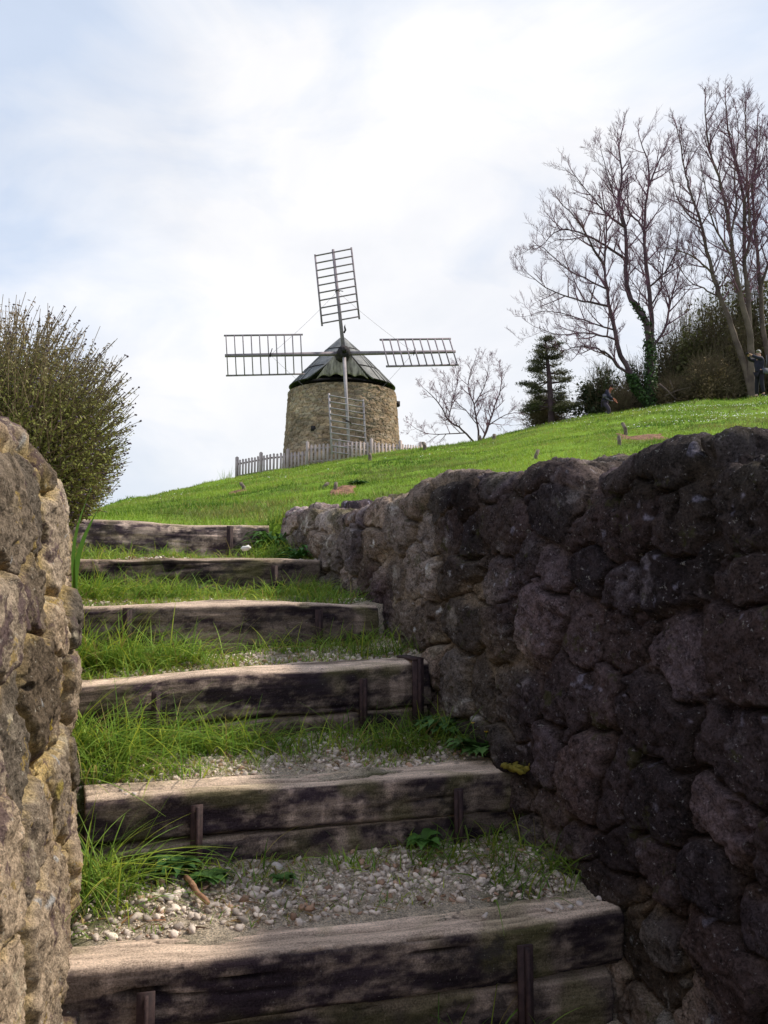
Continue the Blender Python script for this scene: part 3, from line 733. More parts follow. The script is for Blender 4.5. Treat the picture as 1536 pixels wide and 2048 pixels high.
for cx, cy, n, h in cl:
    a = r.normal(0, .075 if n > 60 else .03, (n, 2)); x = cx + a[:, 0] * 1.4; y = cy + a[:, 1] * .55
    ok = (x > xl(y) - .03) & (x < xr(y) + .04) & ~((x > -.60) & (x < -.36) & (y > 1.98) & (y < 2.30))
    for b in BE:
        fy = front_y(b, x); ok &= ~((y > fy - .006) & (y < fy + b['d'] - .02))
    x, y = x[ok], y[ok]; n = len(x)
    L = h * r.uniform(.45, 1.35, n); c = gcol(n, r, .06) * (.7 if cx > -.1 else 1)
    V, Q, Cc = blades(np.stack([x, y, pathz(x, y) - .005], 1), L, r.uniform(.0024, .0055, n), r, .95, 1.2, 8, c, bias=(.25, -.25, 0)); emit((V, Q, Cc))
# low turf and moss
def wm(x, y, ti, back, lat):
    nz = fbm(P3(x, y), 3.5, 4, 31)
    lv = np.array([.0, .28, .36, .5, .62, .7, .3])[ti + 1]
    return lv * sstep(-.2, .3, nz + .28 * sstep(.6, 0, lat) + .2 * sstep(.2, 0, back) - .05)
xs, ys, ti, back, lat = on_tread(26000, r, wm)
c = gcol(len(xs), r, .2, yel=.5)
V, Q, Cc = blades(np.stack([xs, ys, pathz(xs, ys) - .003], 1), r.uniform(.012, .045, len(xs)), r.uniform(.002, .004, len(xs)), r, 1.0, .8, 2, c); emit((V, Q, Cc))
def join(parts):
    n = 0; Vs, Qs, Cs = [], [], []
    for V, Q, Cc in parts: Vs.append(V); Qs.append(Q + n); Cs.append(Cc); n += len(V)
    return np.vstack(Vs), np.vstack(Qs), np.vstack(Cs)
# dead bits trodden into the treads
xs, ys, ti, back, lat = on_tread(5200, r, lambda x, y, ti, back, lat: .45 * sstep(-.3, .3, fbm(P3(x, y), 6, 3, 131)) + 0 * x)
n = len(xs); dcol = np.array([[.20, .11, .05]]) * r.uniform(.35, 2.0, (n, 1)) * (1 + r.uniform(-.2, .3, (n, 3)) * np.array([[0, 1, .5]]))
V, Q, Cc = blades(np.stack([xs, ys, pathz(xs, ys) + .003], 1), r.uniform(.008, .05, n), r.uniform(.0015, .0055, n), r, 5.0, .3, 3, dcol); emit((V, Q, Cc))
V, Q, Cc = join(parts)
tag(mk('step_grass', V, Q, M_blade, None, True, Cc), 'long arching grass growing on the treads', 'grass', None, 'stuff')

# meadow grass over the hill
PATCH = []
for (px, py, wx, wy) in [(1288, 874, 36, 1.3), (688, 976, 24, .9), (472, 987, 16, .5)]:
    p = hit(px, py); PATCH.append((p.x, p.y, wx * p.y / F, wy))
parts = []
n = 330000
yy = 5.05 * (60 / 5.05) ** (r.rand(n) ** .8)
uu = r.uniform(-.52, .50, n); xx = uu * yy
e, yc = crest(uu); ok = (yy < yc * 1.05) & ~in_corr(xx, yy, .0)
for (a, b, c_, d_) in PATCH: ok &= ((xx - a) / c_) ** 2 + ((yy - b) / d_) ** 2 > r.uniform(.15, 1.1, len(xx))
xx, yy = xx[ok], yy[ok]; n = len(xx)
zz = hill(xx, yy)
P = P3(xx, yy)
cl1 = fbm(P, .55, 4, 201); cl2 = fbm(P, 2.6, 3, 202)
hgt = (.030 + .0019 * yy) * (1 + .7 * cl2) * r.uniform(.5, 1.5, n) * np.where(yy < 8, 1.25, 1)
t = np.clip(.5 + cl1 * 1.5 + r.normal(0, .22, n), 0, 1)[:, None]
c = np.array([[.075, .15, .018]]) * (1 - t) + np.array([[.29, .40, .055]]) * t
dull = sstep(.05, .4, fbm(P, .9, 4, 211))[:, None]; c = c * (1 - .6 * dull) + np.array([[.20, .20, .075]]) * .6 * dull
dry = (r.rand(n) < .05 + .22 * sstep(.15, .5, fbm(P, 1.1, 3, 207))); c[dry] = np.array([.34, .30, .09]) * r.uniform(.6, 1.1, (dry.sum(), 1))
V, Q, Cc = blades(np.stack([xx, yy, zz - .01], 1), hgt, .0035 + .0007 * yy, r, .8, .7, 1, c); parts.append((V, Q, Cc))
# tall blades behind the wall and on its crown
for px, py, Yt, n, h in [(1140, 935, 2.9, 26, .16), (1105, 925, 3.0, 16, .10), (1270, 905, 4.5, 18, .2), (1190, 935, 3.4, 18, .10), (950, 945, 4.4, 16, .1), (560, 1035, 5.25, 130, .10), (470, 1040, 5.3, 60, .06), (455, 960, 34, 40, .7), (200, 1030, 5.2, 60, .07), (870, 920, 9, 30, .2)]:
    p = at(px, py, Yt); x = p.x + r.normal(0, .03 + .004 * Yt, n); y = np.full(n, p.y) + r.normal(0, .03, n)
    V, Q, Cc = blades(np.stack([x, y, hill(x, y) - .01 + 0 * x], 1), h * r.uniform(.5, 1.3, n) + (.16 if Yt < 3.5 else 0), r.uniform(.003, .005, n) * (1 + Yt * .08), r, .35, .45, 5, gcol(n, r, .1)); parts.append((V, Q, Cc))
V, Q, Cc = join(parts)
tag(mk('meadow_grass', V, Q, M_blade, None, True, Cc), 'bright green meadow grass on the hill', 'grass', None, 'stuff')
# daisies
m = MB()
dx, dy = [], []
while len(dx) < 700:
    y = r.uniform(14, 36); u = r.uniform(-.3, .48); d = float(vn(np.array([[u * y, y, 0.]]), .35, 44)[0])
    wgt = .05 + .9 * sstep(.22, .42, u) * (y > 15)
    if r.rand() < wgt * (d > -.35): dx.append(u * y); dy.append(y)
dx, dy = np.array(dx), np.array(dy); dz = hill(dx, dy) + .05 + .0013 * dy
for x, y, z in zip(dx, dy, dz):
    s = r.uniform(.006, .011) * (.55 + y / 30); nrm = Vector((r.normal(0, .4), -.7 + r.normal(0, .3), 1)).normalized(); a = nrm.orthogonal().normalized(); b = nrm.cross(a)
    k = [Vector((x, y, z)) + (a * math.cos(q) + b * math.sin(q)) * s for q in np.arange(6) * math.pi / 3]
    m.add([tuple(v) for v in k] + [tuple(Vector((x, y, z)) + nrm * .004)], None, [(i, (i + 1) % 6, 6) for i in range(6)])
o = m.build('daisies', plain('daisy_petal', (.75, .75, .70), var=.08)); tag(o, 'tiny white daisies sprinkled over the meadow', 'flowers', None, 'stuff')
#==PART2==
# ------------------------------------------------------------------ stakes and bare patches on the meadow
def rot_axes(ang): return ((math.cos(ang), math.sin(ang), 0), (-math.sin(ang), math.cos(ang), 0), (0, 0, 1))
for px, pyb, pyt, lbl in [(850, 900, 885, 'dark short stake at the right end of the picket fence'), (740, 921, 907, 'short dark stake below the fence under the mill'), (988, 880, 869, 'small dark stake on the crest before the bare shrubby tree'),
                          (1252, 870, 846, 'taller wooden stake beside the brown soil patch on the right'), (1239, 891, 872, 'short wooden stake just below the brown soil patch on the right'), (1071, 918, 900, 'pale wooden stake right behind the wall top'),
                          (671, 982, 965, 'dark stake in the middle soil patch below the mill'), (648, 978, 966, 'pale stump-like stake left of the middle soil patch'), (488, 982, 966, 'dark stake low on the left slope'), (960, 882, 872, 'pale short stake left of the crest stake')]:
    p = hit(px, pyb); h = (at(px, pyt, p.y).z - p.z); wd = max(.022, .0042 * p.y * .55)
    if lbl.startswith('pale wooden'): h += .05; p.z -= .05
    m = MB(); q = Vector((0, 0, 0)); ln = r.uniform(-.06, .06)
    m.tube([(0, 0, -.15), (ln * .1, 0, h * .5), (ln, 0.01, h)], [wd, wd * .95, wd * .9], 7)
    m.tube([(ln, .01, h), (ln, .01, h + wd * .35)], [wd * .9, wd * .55], 7)
    o = m.build('stake', M_stake, None, True); o.location = p; tag(o, lbl, 'stake', 'short stakes marking plantings on the meadow')
M_soil = noise_mat('bark_mulch', (.08, .04, .025), (.34, .18, .11), 16, .95, 1.0, 30, detail=8, bdist=.02)
def soil(px, py, wx, wy, label):
    p = hit(px, py); a = wx * p.y / F; b = wy
    th = np.linspace(0, 2 * np.pi, 41)[:-1]; rr = np.linspace(0, 1, 12)
    X = p.x + a * rr[:, None] * np.cos(th)[None] * (1 + .18 * np.sin(3 * th + px) + .16 * np.sin(7 * th) + .10 * np.sin(11 * th + 1))[None]; Y = p.y + b * rr[:, None] * np.sin(th)[None] * (1 + .2 * np.sin(5 * th + px) + .12 * np.sin(9 * th))[None]
    Z = hill(X, Y) + .012 + .02 * fbm(P3(X.ravel(), Y.ravel()), 7, 3, 3).reshape(X.shape) - .03 * (rr[:, None] > .97)
    o = mk('soil_patch', np.stack([X, Y, Z], 2), np.vstack([np.array([(i * 40 + j, i * 40 + (j + 1) % 40, (i + 1) * 40 + (j + 1) % 40, (i + 1) * 40 + j) for j in range(40)]) for i in range(11)]), M_soil)
    tag(o, label, 'soil patch', 'bare soil patches on the meadow')
soil(1288, 874, 36, 1.3, 'large reddish brown mulch patch on the right of the meadow')
soil(688, 976, 24, .9, 'small reddish mulch patch in the middle, below the mill')
soil(472, 987, 16, .5, 'thin brown soil patch low on the left slope')
def rosette(name, p, n, ln, wd, label, cat, col, seed, up=.5, mat=M_leaf, flowers=(), lobed=False, group=None):
    rr = np.random.RandomState(seed); m = MB()
    root = empty(name, p, label, cat, group)
    for i in range(n):
        th = rr.uniform(0, 6.283); L = ln * rr.uniform(.55, 1.15); W = wd * rr.uniform(.7, 1.2); u = up * rr.uniform(.3, 1.4)
        d = Vector((math.cos(th), math.sin(th), 0)); s = Vector((-d.y, d.x, 0))
        k = 9; V = []
        for j in range(k):
            t = j / (k - 1)
            prof = math.sin(math.pi * min(1, t * 1.02) ** .75) * (1 + (.55 * (-1) ** j if lobed and 0 < j < k - 1 else 0))
            c = d * (L * t) + Vector((0, 0, L * (u * t - u * .85 * t * t) + .01 + rr.uniform(-.002, .002)))
            hw = W * max(.06, prof) * .5
            V += [tuple(c - s * hw + Vector((0, 0, hw * .35))), tuple(c), tuple(c + s * hw + Vector((0, 0, hw * .35)))]
        Q = []
        for j in range(k - 1): Q += [(3 * j, 3 * j + 1, 3 * j + 4, 3 * j + 3), (3 * j + 1, 3 * j + 2, 3 * j + 5, 3 * j + 4)]
        cv = np.array(col) * rr.uniform(.65, 1.3)
        m.add(V, Q, None, cv)
    m.build('leaves', mat, root, True, True)
    for (fx, fy, fz, fs, fc) in flowers:
        f = MB(); f.tube([(fx * .4, fy * .4, 0), (fx * .8, fy * .8, fz * .6), (fx, fy, fz)], [.0012, .001, .001], 5, True, (.12, .25, .04))
        for q in range(16):
            a = q * 2.4; rad = fs * (.5 + .5 * (q % 3) / 2)
            e = Vector((math.cos(a), math.sin(a) * .7, .45)) * rad; s = Vector((-math.sin(a), math.cos(a), 0)) * fs * .22; c = Vector((fx, fy, fz))
            f.add([tuple(c - s * .4), tuple(c + s * .4), tuple(c + e + s), tuple(c + e - s)], [(0, 1, 2, 3)], None, fc)
        f.build('flower', mat, root, True, True)
    return root
p = hit(716, 972); rosette('leafy_weed', p, 80, .15, .03, 'dark green leafy clump at the edge of the middle soil patch', 'plant', (.05, .12, .02), 3, .9)
def on_path(px, py, a=1.5, b=5.0):
    for Yt in np.arange(a, b, .004):
        q = at(px, py, Yt)
        if not in_corr(np.array([q.x]), np.array([Yt]))[0]: continue
        z = float(pathz(np.array([q.x]), np.array([Yt]))[0])
        if q.z <= z: q.z = z; return q
    return at(px, py, a)
p = on_path(962, 1512); rosette('dandelion', p, 46, .13, .04, 'lobed dandelion plant with two yellow flowers against the dark wall', 'plant', (.085, .17, .045), 5, .8, lobed=True,
        flowers=[(.015, -.02, .075, .009, (.75, .50, .02)), (-.025, .0, .10, .007, (.75, .55, .03))])
p = on_path(880, 1468); rosette('leafy_weed', p, 50, .11, .035, 'jagged green weed left of the dandelion', 'plant', (.075, .16, .05), 6, 1.0, lobed=True)
p = on_path(846, 1700); rosette('clover_plant', p, 26, .06, .035, 'small round-leaved plant before the second riser, right of its middle', 'plant', (.10, .22, .05), 8, 1.3,
        flowers=[(.04, -.03, .03, .006, (.20, .15, .45))])
p = on_path(350, 1752); rosette('violet_plant', p, 40, .07, .04, 'low violet with a tiny white flower right of the left stake', 'plant', (.05, .13, .04), 9, 1.0, flowers=[(-.02, -.03, .045, .006, (.7, .68, .75))])
p = on_path(420, 1768); rosette('leafy_weed', p, 34, .06, .03, 'flat green weed on the gravel beside the brown stick', 'plant', (.08, .17, .045), 10, .6)
p = on_path(565, 1768); rosette('leafy_weed', p, 22, .04, .022, 'tiny green weed on the gravel in the middle of the lowest tread', 'plant', (.10, .2, .05), 12, .6)
p = at(548, 1098, 5.0); p.z = float(pathz(np.array([p.x]), np.array([p.y]))[0]); rosette('fern_plant', p, 90, .21, .028, 'bushy green plant at the corner of the topmost riser and the wall', 'plant', (.07, .17, .03), 13, 1.7, lobed=True)
p = at(600, 1150, 4.55); p.z = float(pathz(np.array([p.x]), np.array([p.y]))[0]) - .02; rosette('leafy_weed', p, 60, .15, .02, 'green weed between the fifth riser and the wall foot', 'plant', (.05, .14, .025), 14, 1.3, lobed=True)
# brown stick and white ball-like stone
a, b_ = on_path(371, 1770), on_path(415, 1824)
m = MB(); d = b_ - a; pts = [Vector((0, 0, .016)) + d * t + Vector((.0022 * math.sin(t * 7), 0, .0015 * math.sin(t * 9) + .003)) for t in np.linspace(0, 1, 12)]
m.tube([tuple(q) for q in pts], [.0068, .0062, .006, .0064, .007, .0062, .0064, .006, .0066, .0072, .0066, .005], 9)
m.tube([tuple(pts[4]), tuple(pts[4] + Vector((-.008, -.004, .008)))], [.004, .003], 6)
o = m.build('stick', M_stick, None, True); o.location = a; tag(o, 'short reddish brown stick lying on the gravel', 'stick')
p = on_path(491, 1101, 4.4, 5.2)
V, T = rocks(np.array([[0., 0, .012]]), np.array([.021]), np.random.RandomState(4)); o = mk('white_stone', V, T, plain('chalk_white', (.75, .74, .72), var=.05), None, True); o.location = p
tag(o, 'round white stone before the topmost riser, right of its stake', 'stone')
# single broad blade in front of the left wall end
m = MB(); p0 = at(168, 1080, 1.95); p1 = at(205, 1010, 1.92)
for k, (q, wv) in enumerate([((172, 975), .012), ((208, 1000), .016)]):
    p1 = at(q[0] + (12 if k == 0 else 0), q[1], 1.95); b0 = at(150, 1190, 2.02)
    V = []
    for t in np.linspace(0, 1, 9):
        c = b0.lerp(p1, t) + Vector((-.02 * math.sin(t * 3.1), 0, .0)); hw = wv * .45 * math.sin(math.pi * min(.985, .25 + t * .75))
        V += [tuple(c + Vector((-hw, .003, 0))), tuple(c + Vector((hw, -.003, 0)))]
    m.add(V, [(2 * j, 2 * j + 1, 2 * j + 3, 2 * j + 2) for j in range(8)], None, (.10, .22, .04))
o = m.build('grass_blade', M_blade, None, True, True); tag(o, 'broad blade of grass standing up beside the end of the left wall', 'grass blade')
# yellow moss cushion on the second timber, right end
p = at(1042, 1533, 2.66); V, T = rocks(r.normal(0, 1, (60, 3)) * np.array([.022, .014, .004]), np.full(60, .011), r)
o = mk('moss_cushion', V, T, plain('olive_moss', (.16, .13, .02)), None, False); o.location = (p.x, p.y, top_z(BE[1], p.x) - .003); tag(o, 'olive yellow moss cushion at the right end of the second timber', 'moss')

# ------------------------------------------------------------------ windmill
YM = 48.0
ax_ = at(684, 900, YM); MX = ax_.x; MBZ = at(684, 935, 45).z - .5; MTZ = at(684, 764, 45.1).z
mill = empty('windmill', (MX, YM, MBZ), 'old round stone windmill with four lattice sails standing on the hill crest', 'windmill')
def madd(o): o.parent = mill; o.matrix_parent_inverse.identity(); return o
RB, RT = 3.30, 2.92
nth, nz_ = 560, 150
th = np.linspace(0, 2 * np.pi, nth + 1)[:-1]; zz = np.linspace(0, MTZ - MBZ, nz_)
TH, ZZ = np.meshgrid(th, zz, indexing='ij')
u_ = TH.ravel() * 3.1; v_ = ZZ.ravel() + .10 * np.sin(TH.ravel() * 2)
F1, E, R = stone_field(u_, v_, 91, (.13, .058))
Q3 = np.stack([np.cos(TH.ravel()) * 3, np.sin(TH.ravel()) * 3, ZZ.ravel()], 1)
big = fbm(Q3, .8, 4, 301)
plaster = sstep(.1, .45, fbm(Q3, .55, 3, 303) + .1)
mask = sstep(.02, .30, E) * (1 - .55 * plaster)
hgt = .04 * mask * (.4 + R[:, 0]) + .03 * big + .012 * fbm(Q3, 9, 3, 304)
prof = ZZ / zz[-1]; RR = RB + (RT - RB) * prof ** .85 + hgt.reshape(TH.shape)
c = np.array([[.37, .275, .205]]) * (.68 + .62 * R[:, 1:2]) * (1 + (R[:, 2:3] - .5) * np.array([.18, .03, -.12]))
c = c * (.30 + .75 * sstep(.0, .22, E)[:, None] + .30 * plaster[:, None]).clip(0, 1.1)
c = c * (.85 + .5 * big[:, None]) * (1 - .35 * sstep(.25, .5, fbm(Q3, 2.5, 4, 305))[:, None])
c = c * (1 - .3 * sstep(.90, 1.0, prof.ravel())[:, None] * sstep(-.2, .3, big)[:, None])
tower = mk('tower', np.stack([RR * np.cos(TH), RR * np.sin(TH), ZZ], 2), grid_faces(nth, nz_, True), M_mill, mill, True, np.clip(c, .01, .9))
# cap
HUBP = at(687, 706, 44.3) - Vector((MX, YM, MBZ))
EZ = at(690, 779, YM).z - MBZ + .05; AZ = at(688, 673, YM).z - MBZ; RE = 2.86
def cone_pt(a, t, off=0.0):
    rr = (RE + off) * (1 - t) ** .93 + .03; return Vector((rr * math.sin(a), -rr * math.cos(a), EZ + (AZ - EZ) * t))
def open_half(t): return max(.02, math.radians(36) * (1 - t / .62) ** .8) if t < .62 else 0.0
tt = np.concatenate([np.linspace(0, .6, 16), np.linspace(.62, 1, 10)])
na_ = 61
V = []
for off in (0.0, -.07):
    for t in tt:
        oh = open_half(t)
        for k in range(na_):
            a = oh + (2 * math.pi - 2 * oh) * k / (na_ - 1); V.append(tuple(cone_pt(a, t, off)))
nt_ = len(tt); Q = []
for s_ in (0, 1):
    o0 = s_ * nt_ * na_
    for i in range(nt_ - 1):
        for k in range(na_ - 1):
            q = (o0 + i * na_ + k, o0 + i * na_ + k + 1, o0 + (i + 1) * na_ + k + 1, o0 + (i + 1) * na_ + k); Q.append(q if s_ == 0 else q[::-1])
o0 = nt_ * na_
Q += [(k + 1, k, o0 + k, o0 + k + 1) for k in range(na_ - 1)]
for i in range(nt_ - 1):
    for k in (0, na_ - 1): Q.append((i * na_ + k, (i + 1) * na_ + k, o0 + (i + 1) * na_ + k, o0 + i * na_ + k))
roof = mk('roof', V, Q, M_roof, mill, False)
m = MB()
for k in range(1, 36):
    a = .68 + (2 * math.pi - 1.36) * k / 36
    m.tube([tuple(cone_pt(a, t, .025)) for t in (0, .25, .5, .75, .97)], [.022, .022, .02, .018, .012], 4)
m.build('roof_seam', M_roof, roof)
for t in (.30, .70, 0.005):
    m = MB(); oh = open_half(t); pts = [tuple(cone_pt(oh + (2 * math.pi - 2 * oh) * k / 48, t, .03)) for k in range(49)]
    m.tube(pts, .03 if t > .01 else .022, 5); m.build('roof_band', M_dark, roof)
# opening edge boards
m = MB()
for sg in (1, -1):
    pts = [tuple(cone_pt(sg * open_half(t), t, .05)) for t in np.linspace(0, .6, 14)]; m.tube(pts, .05, 5)
m.build('barge_board', M_roof, roof)
# apron below the hub: a curved scalloped fan of boards
V = []; C_ = []; nk, nj = 41, 12
top = HUBP + Vector((0, .55, -.05)); 
for side in (0, 1):
    for k in range(nk):
        s_ = -1 + 2 * k / (nk - 1)
        xb = s_ * 1.36; yb = -3.02 + .35 * s_ * s_ - .25; zb = at(690, 752, 44.7).z - MBZ + (.13 * abs(math.sin(s_ * 2.1 * math.pi)) - .06 * s_ ** 2) - (.05 if abs(s_) > .97 else 0)
        xt = s_ * .30; yt = HUBP.y + .35; zt_ = HUBP.z + .12
        for j in range(nj):
            t = j / (nj - 1); V.append((xb + (xt - xb) * t + HUBP.x * .6, yb + (yt - yb) * t - .10 * math.sin(math.pi * t) + .04 * side, zb + (zt_ - zb) * t + .0))
Q = []
for k in range(nk - 1):
    for j in range(nj - 1):
        i = k * nj + j; Q.append((i, i + nj, i + nj + 1, i + 1)); i += nk * nj; Q.append((i, i + 1, i + nj + 1, i + nj))
    i = k * nj; Q.append((i, i + nk * nj, i + nk * nj + nj, i + nj))
mk('apron', V, Q, M_apron, mill, False)
m = MB()
for sg in (1, -1):   # cheek boards closing the sides above the dark opening
    a0 = cone_pt(sg * open_half(.30), .30, -.05); a1 = cone_pt(sg * open_half(.52), .52, -.05); b0 = Vector((sg * 1.30 + HUBP.x * .6, -3.15, at(690, 747, 44.8).z - MBZ)); b1 = Vector((sg * .32 + HUBP.x, HUBP.y + .5, HUBP.z + .1))
    V = [tuple(a0), tuple(a1), tuple(b1), tuple(b0)]; V2 = [(x, y + .05, z) for x, y, z in V]
    m.add(V + V2, [(0, 1, 2, 3), (7, 6, 5, 4), (0, 4, 5, 1), (1, 5, 6, 2), (2, 6, 7, 3), (3, 7, 4, 0)])
m.build('cheek_board', M_apron, mill)
# wooden curb ring and inner drum seen dark in the gap
m = MB(); m.tube([(2.4 * math.cos(a), 2.4 * math.sin(a), EZ - .06) for a in np.linspace(0, 2 * math.pi, 41)], .12, 6); m.tube([(0, 0, EZ - .3), (0, 0, AZ - .4)], .22, 8)
m.build('curb_ring', M_dark, mill)
m = MB(); th = np.linspace(0, 2 * np.pi, 49)[:-1]; m.add([(2.7 * math.cos(a), 2.7 * math.sin(a), EZ - .12) for a in th] + [(0, 0, EZ - .12)], None, [(i, (i + 1) % 48, 48) for i in range(48)]); m.build('cap_floor', M_dark, mill)
# finial
m = MB(); fz = AZ; m.tube([(0, 0, fz - .15), (0, 0, fz + .12), (0, 0, fz + .28)], [.06, .03, .02], 6)
m.tube([(0, 0, fz + .28), (.09, 0, fz + .22), (.16, 0, fz + .36), (.12, 0, fz + .55), (.14, 0, fz + .68)], [.02, .06, .065, .045, .01], 6); m.build('finial', M_dark, roof)
# rotor
YAW, TILT, LEAN = math.radians(11), math.radians(11), math.radians(4.2)
from mathutils import Matrix
nrm = Vector((0, -1, 0)); Rm = Matrix.Rotation(YAW, 3, 'Z') @ Matrix.Rotation(-TILT, 3, 'X')
FR, RI, UPV = Rm @ Vector((0, -1, 0)), Rm @ Vector((1, 0, 0)), Rm @ Vector((0, 0, 1))
m = MB(); m.tube([tuple(HUBP + FR * .28), tuple(HUBP + FR * .22), tuple(HUBP - FR * .1), tuple(HUBP - FR * .5)], [.22, .33, .36, .38], 10); m.tube([tuple(HUBP + FR * .5), tuple(HUBP + FR * .28)], [.10, .16], 8)
m.build('hub', M_dark, mill, True)
m = MB(); m.tube([tuple(HUBP - FR * .4), tuple(HUBP - FR * 4.2)], [.27, .20], 10); m.build('windshaft', M_dark, mill, True)
tips = []
for ang, Lr, s0, s1, nr in [(90, 5.86, 1.78, 5.68, 10), (0, 5.95, 2.18, 5.82, 10), (180, 5.95, 2.15, 5.85, 10), (270, 5.6, 2.55, 5.5, 10)]:
    a = math.radians(ang) + LEAN * (.35 if ang == 270 else 1)
    D = RI * math.cos(a) + UPV * math.sin(a); S = FR.cross(D).normalized()       # chord direction
    fo = .05 if ang in (90, 270) else -.12
    c0 = HUBP + FR * (.05 + fo)
    TW = math.radians(21); M_s = M_sail_lit if ang == 270 else M_sail  # lower sail takes the lightened copy, the others stay dark like silhouettes
    CH = (S * math.cos(TW) - FR * math.sin(TW)).normalized(); CN = CH.cross(D)
    sail = bpy.data.objects.new('sail', None); COL.objects.link(sail); sail.parent = mill; sail.location = c0
    m = MB()
    m.box(D * (Lr / 2), (.085, .085, Lr / 2), (S, FR, D), .72); arm = m.build('arm', M_s, sail)
    for sg in (1, -1):
        m = MB(); m.bar(D * (s0 - .12) + CH * sg * .98, D * (s1 + .1) + CH * sg * .98, .085, .07, CN); m.build('side_rail', M_s, sail)
    for k in range(nr):
        s_ = s0 + (s1 - s0) * k / (nr - 1); m = MB(); m.bar(D * s_ - CH * .98 + FR * .045, D * s_ + CH * .98 + FR * .045, .066, .05, D); m.build('rung', M_s, sail)
    tips.append((c0 + D * (s0 + (s1 - s0) * .42), D)); 
    m = MB(); q = D * (s0 + (s1 - s0) * .42); m.tube([tuple(q + FR * .1 + CH * .2 + D * .1), tuple(q + FR * .13), tuple(q + FR * .1 - CH * .28 - D * .1)], .022, 5); m.tube([tuple(q + (S * math.cos(t) + FR * math.sin(t)) * .11) for t in np.linspace(0, 6.283, 9)], .02, 4)
    m.build('iron_clamp', M_dark, sail)
for i, j in ((0, 1), (1, 3), (3, 2), (2, 0)):
    m = MB(); a, b = tips[i][0], tips[j][0]
    m.tube([tuple(a.lerp(b, t) - Vector((0, 0, .10 * math.sin(math.pi * t)))) for t in np.linspace(0, 1, 9)], .0065, 4); m.build('stay_wire', M_sail, mill)
# flood lamp on the right flank
p = at(793, 809, YM) - Vector((MX, YM, MBZ)); m = MB(); m.tube([(p.x - .35, 0, p.z), (p.x - .02, -.05, p.z - .02)], .03, 6); m.box((p.x + .02, -.1, p.z), (.13, .16, .14), rot_axes(.3)); m.tube([(p.x - .05, -.05, p.z + .1), (p.x - .1, -.05, p.z + .45)], .03, 5)
m.build('flood_lamp', M_dark, mill)
# narrow slit window hint at left of the ladder-like lower sail
m = MB()
for dx, dz, hw, hh in [(-1.72, 2.55, .13, .13)]:
    m.box((dx * .78, -math.sqrt(3.1 ** 2 - (dx * .78) ** 2) - .01, dz), (hw, .05, hh))
m.build('putlog_hole', M_dark, mill)

# ------------------------------------------------------------------ picket fence on the crest
fp = [(474, 46.5, 922), (540, 45.2, 909.5), (612, 44.3, 903)]
fq = [(615, 43.6, 891.5), (716, 43.0, 884), (800, 44.2, 889.5), (852, 45.8, 893)]
fence = empty('picket_fence', tuple(at(660, 925, 43.5)), 'grey wooden picket fence curving round the foot of the windmill', 'fence')
fo = Vector(fence.location)
def run(pts):
    P_ = [at(px, py, Y) for px, Y, py in pts]
    L = [0]; 
    for i in range(1, len(P_)): L.append(L[-1] + math.hypot(P_[i].x - P_[i - 1].x, P_[i].y - P_[i - 1].y))
    n = int(L[-1] / .205); step = L[-1] / n
    def pt(s): 
        return Vector((np.interp(s, L, [p.x for p in P_]), np.interp(s, L, [p.y for p in P_]), np.interp(s, L, [p.z for p in P_])))
    for k in range(n + 1):
        s = k * step; p = pt(s); d = (pt(min(s + .1, L[-1])) - pt(max(s - .1, 0))); d.z = 0; d.normalize(); nn = Vector((-d.y, d.x, 0))
        post = k % 8 == 0
        if post:
            m = MB(); h = 1.25; m.box(p - Vector((0, 0, h / 2 - .15)) - fo, (.065, .065, h / 2 + .05), (d, nn, (0, 0, 1))); m.box(p + Vector((0, 0, .22)) - fo, (.05, .05, .025), (d, nn, (0, 0, 1)), .3); m.build('post', M_picket, fence)
        else:
            m = MB(); h = r.uniform(1.05, 1.12); jt = r.uniform(-.02, .02); tl = Vector((r.uniform(-.02, .02), 0, 1)).normalized()
            m.box(p - Vector((0, 0, h / 2 - jt)) - fo, (.055, .016, h / 2), (d, nn, tl)); m.box(p + Vector((0, 0, jt + .02)) - fo, (.055, .016, .02), (d, nn, tl), .45); m.build('picket', M_picket, fence)
    for dz in (-.16, -.80):
        m = MB()
        for i in range(len(P_) - 1):
            d = (P_[i + 1] - P_[i]).normalized(); nn = Vector((-d.y, d.x, 0)).normalized() * .045
            m.bar(P_[i] + nn + Vector((0, 0, dz)) - fo, P_[i + 1] + nn + Vector((0, 0, dz)) - fo, .035, .085)
        m.build('rail', M_picket, fence)
run(fp); run(fq)

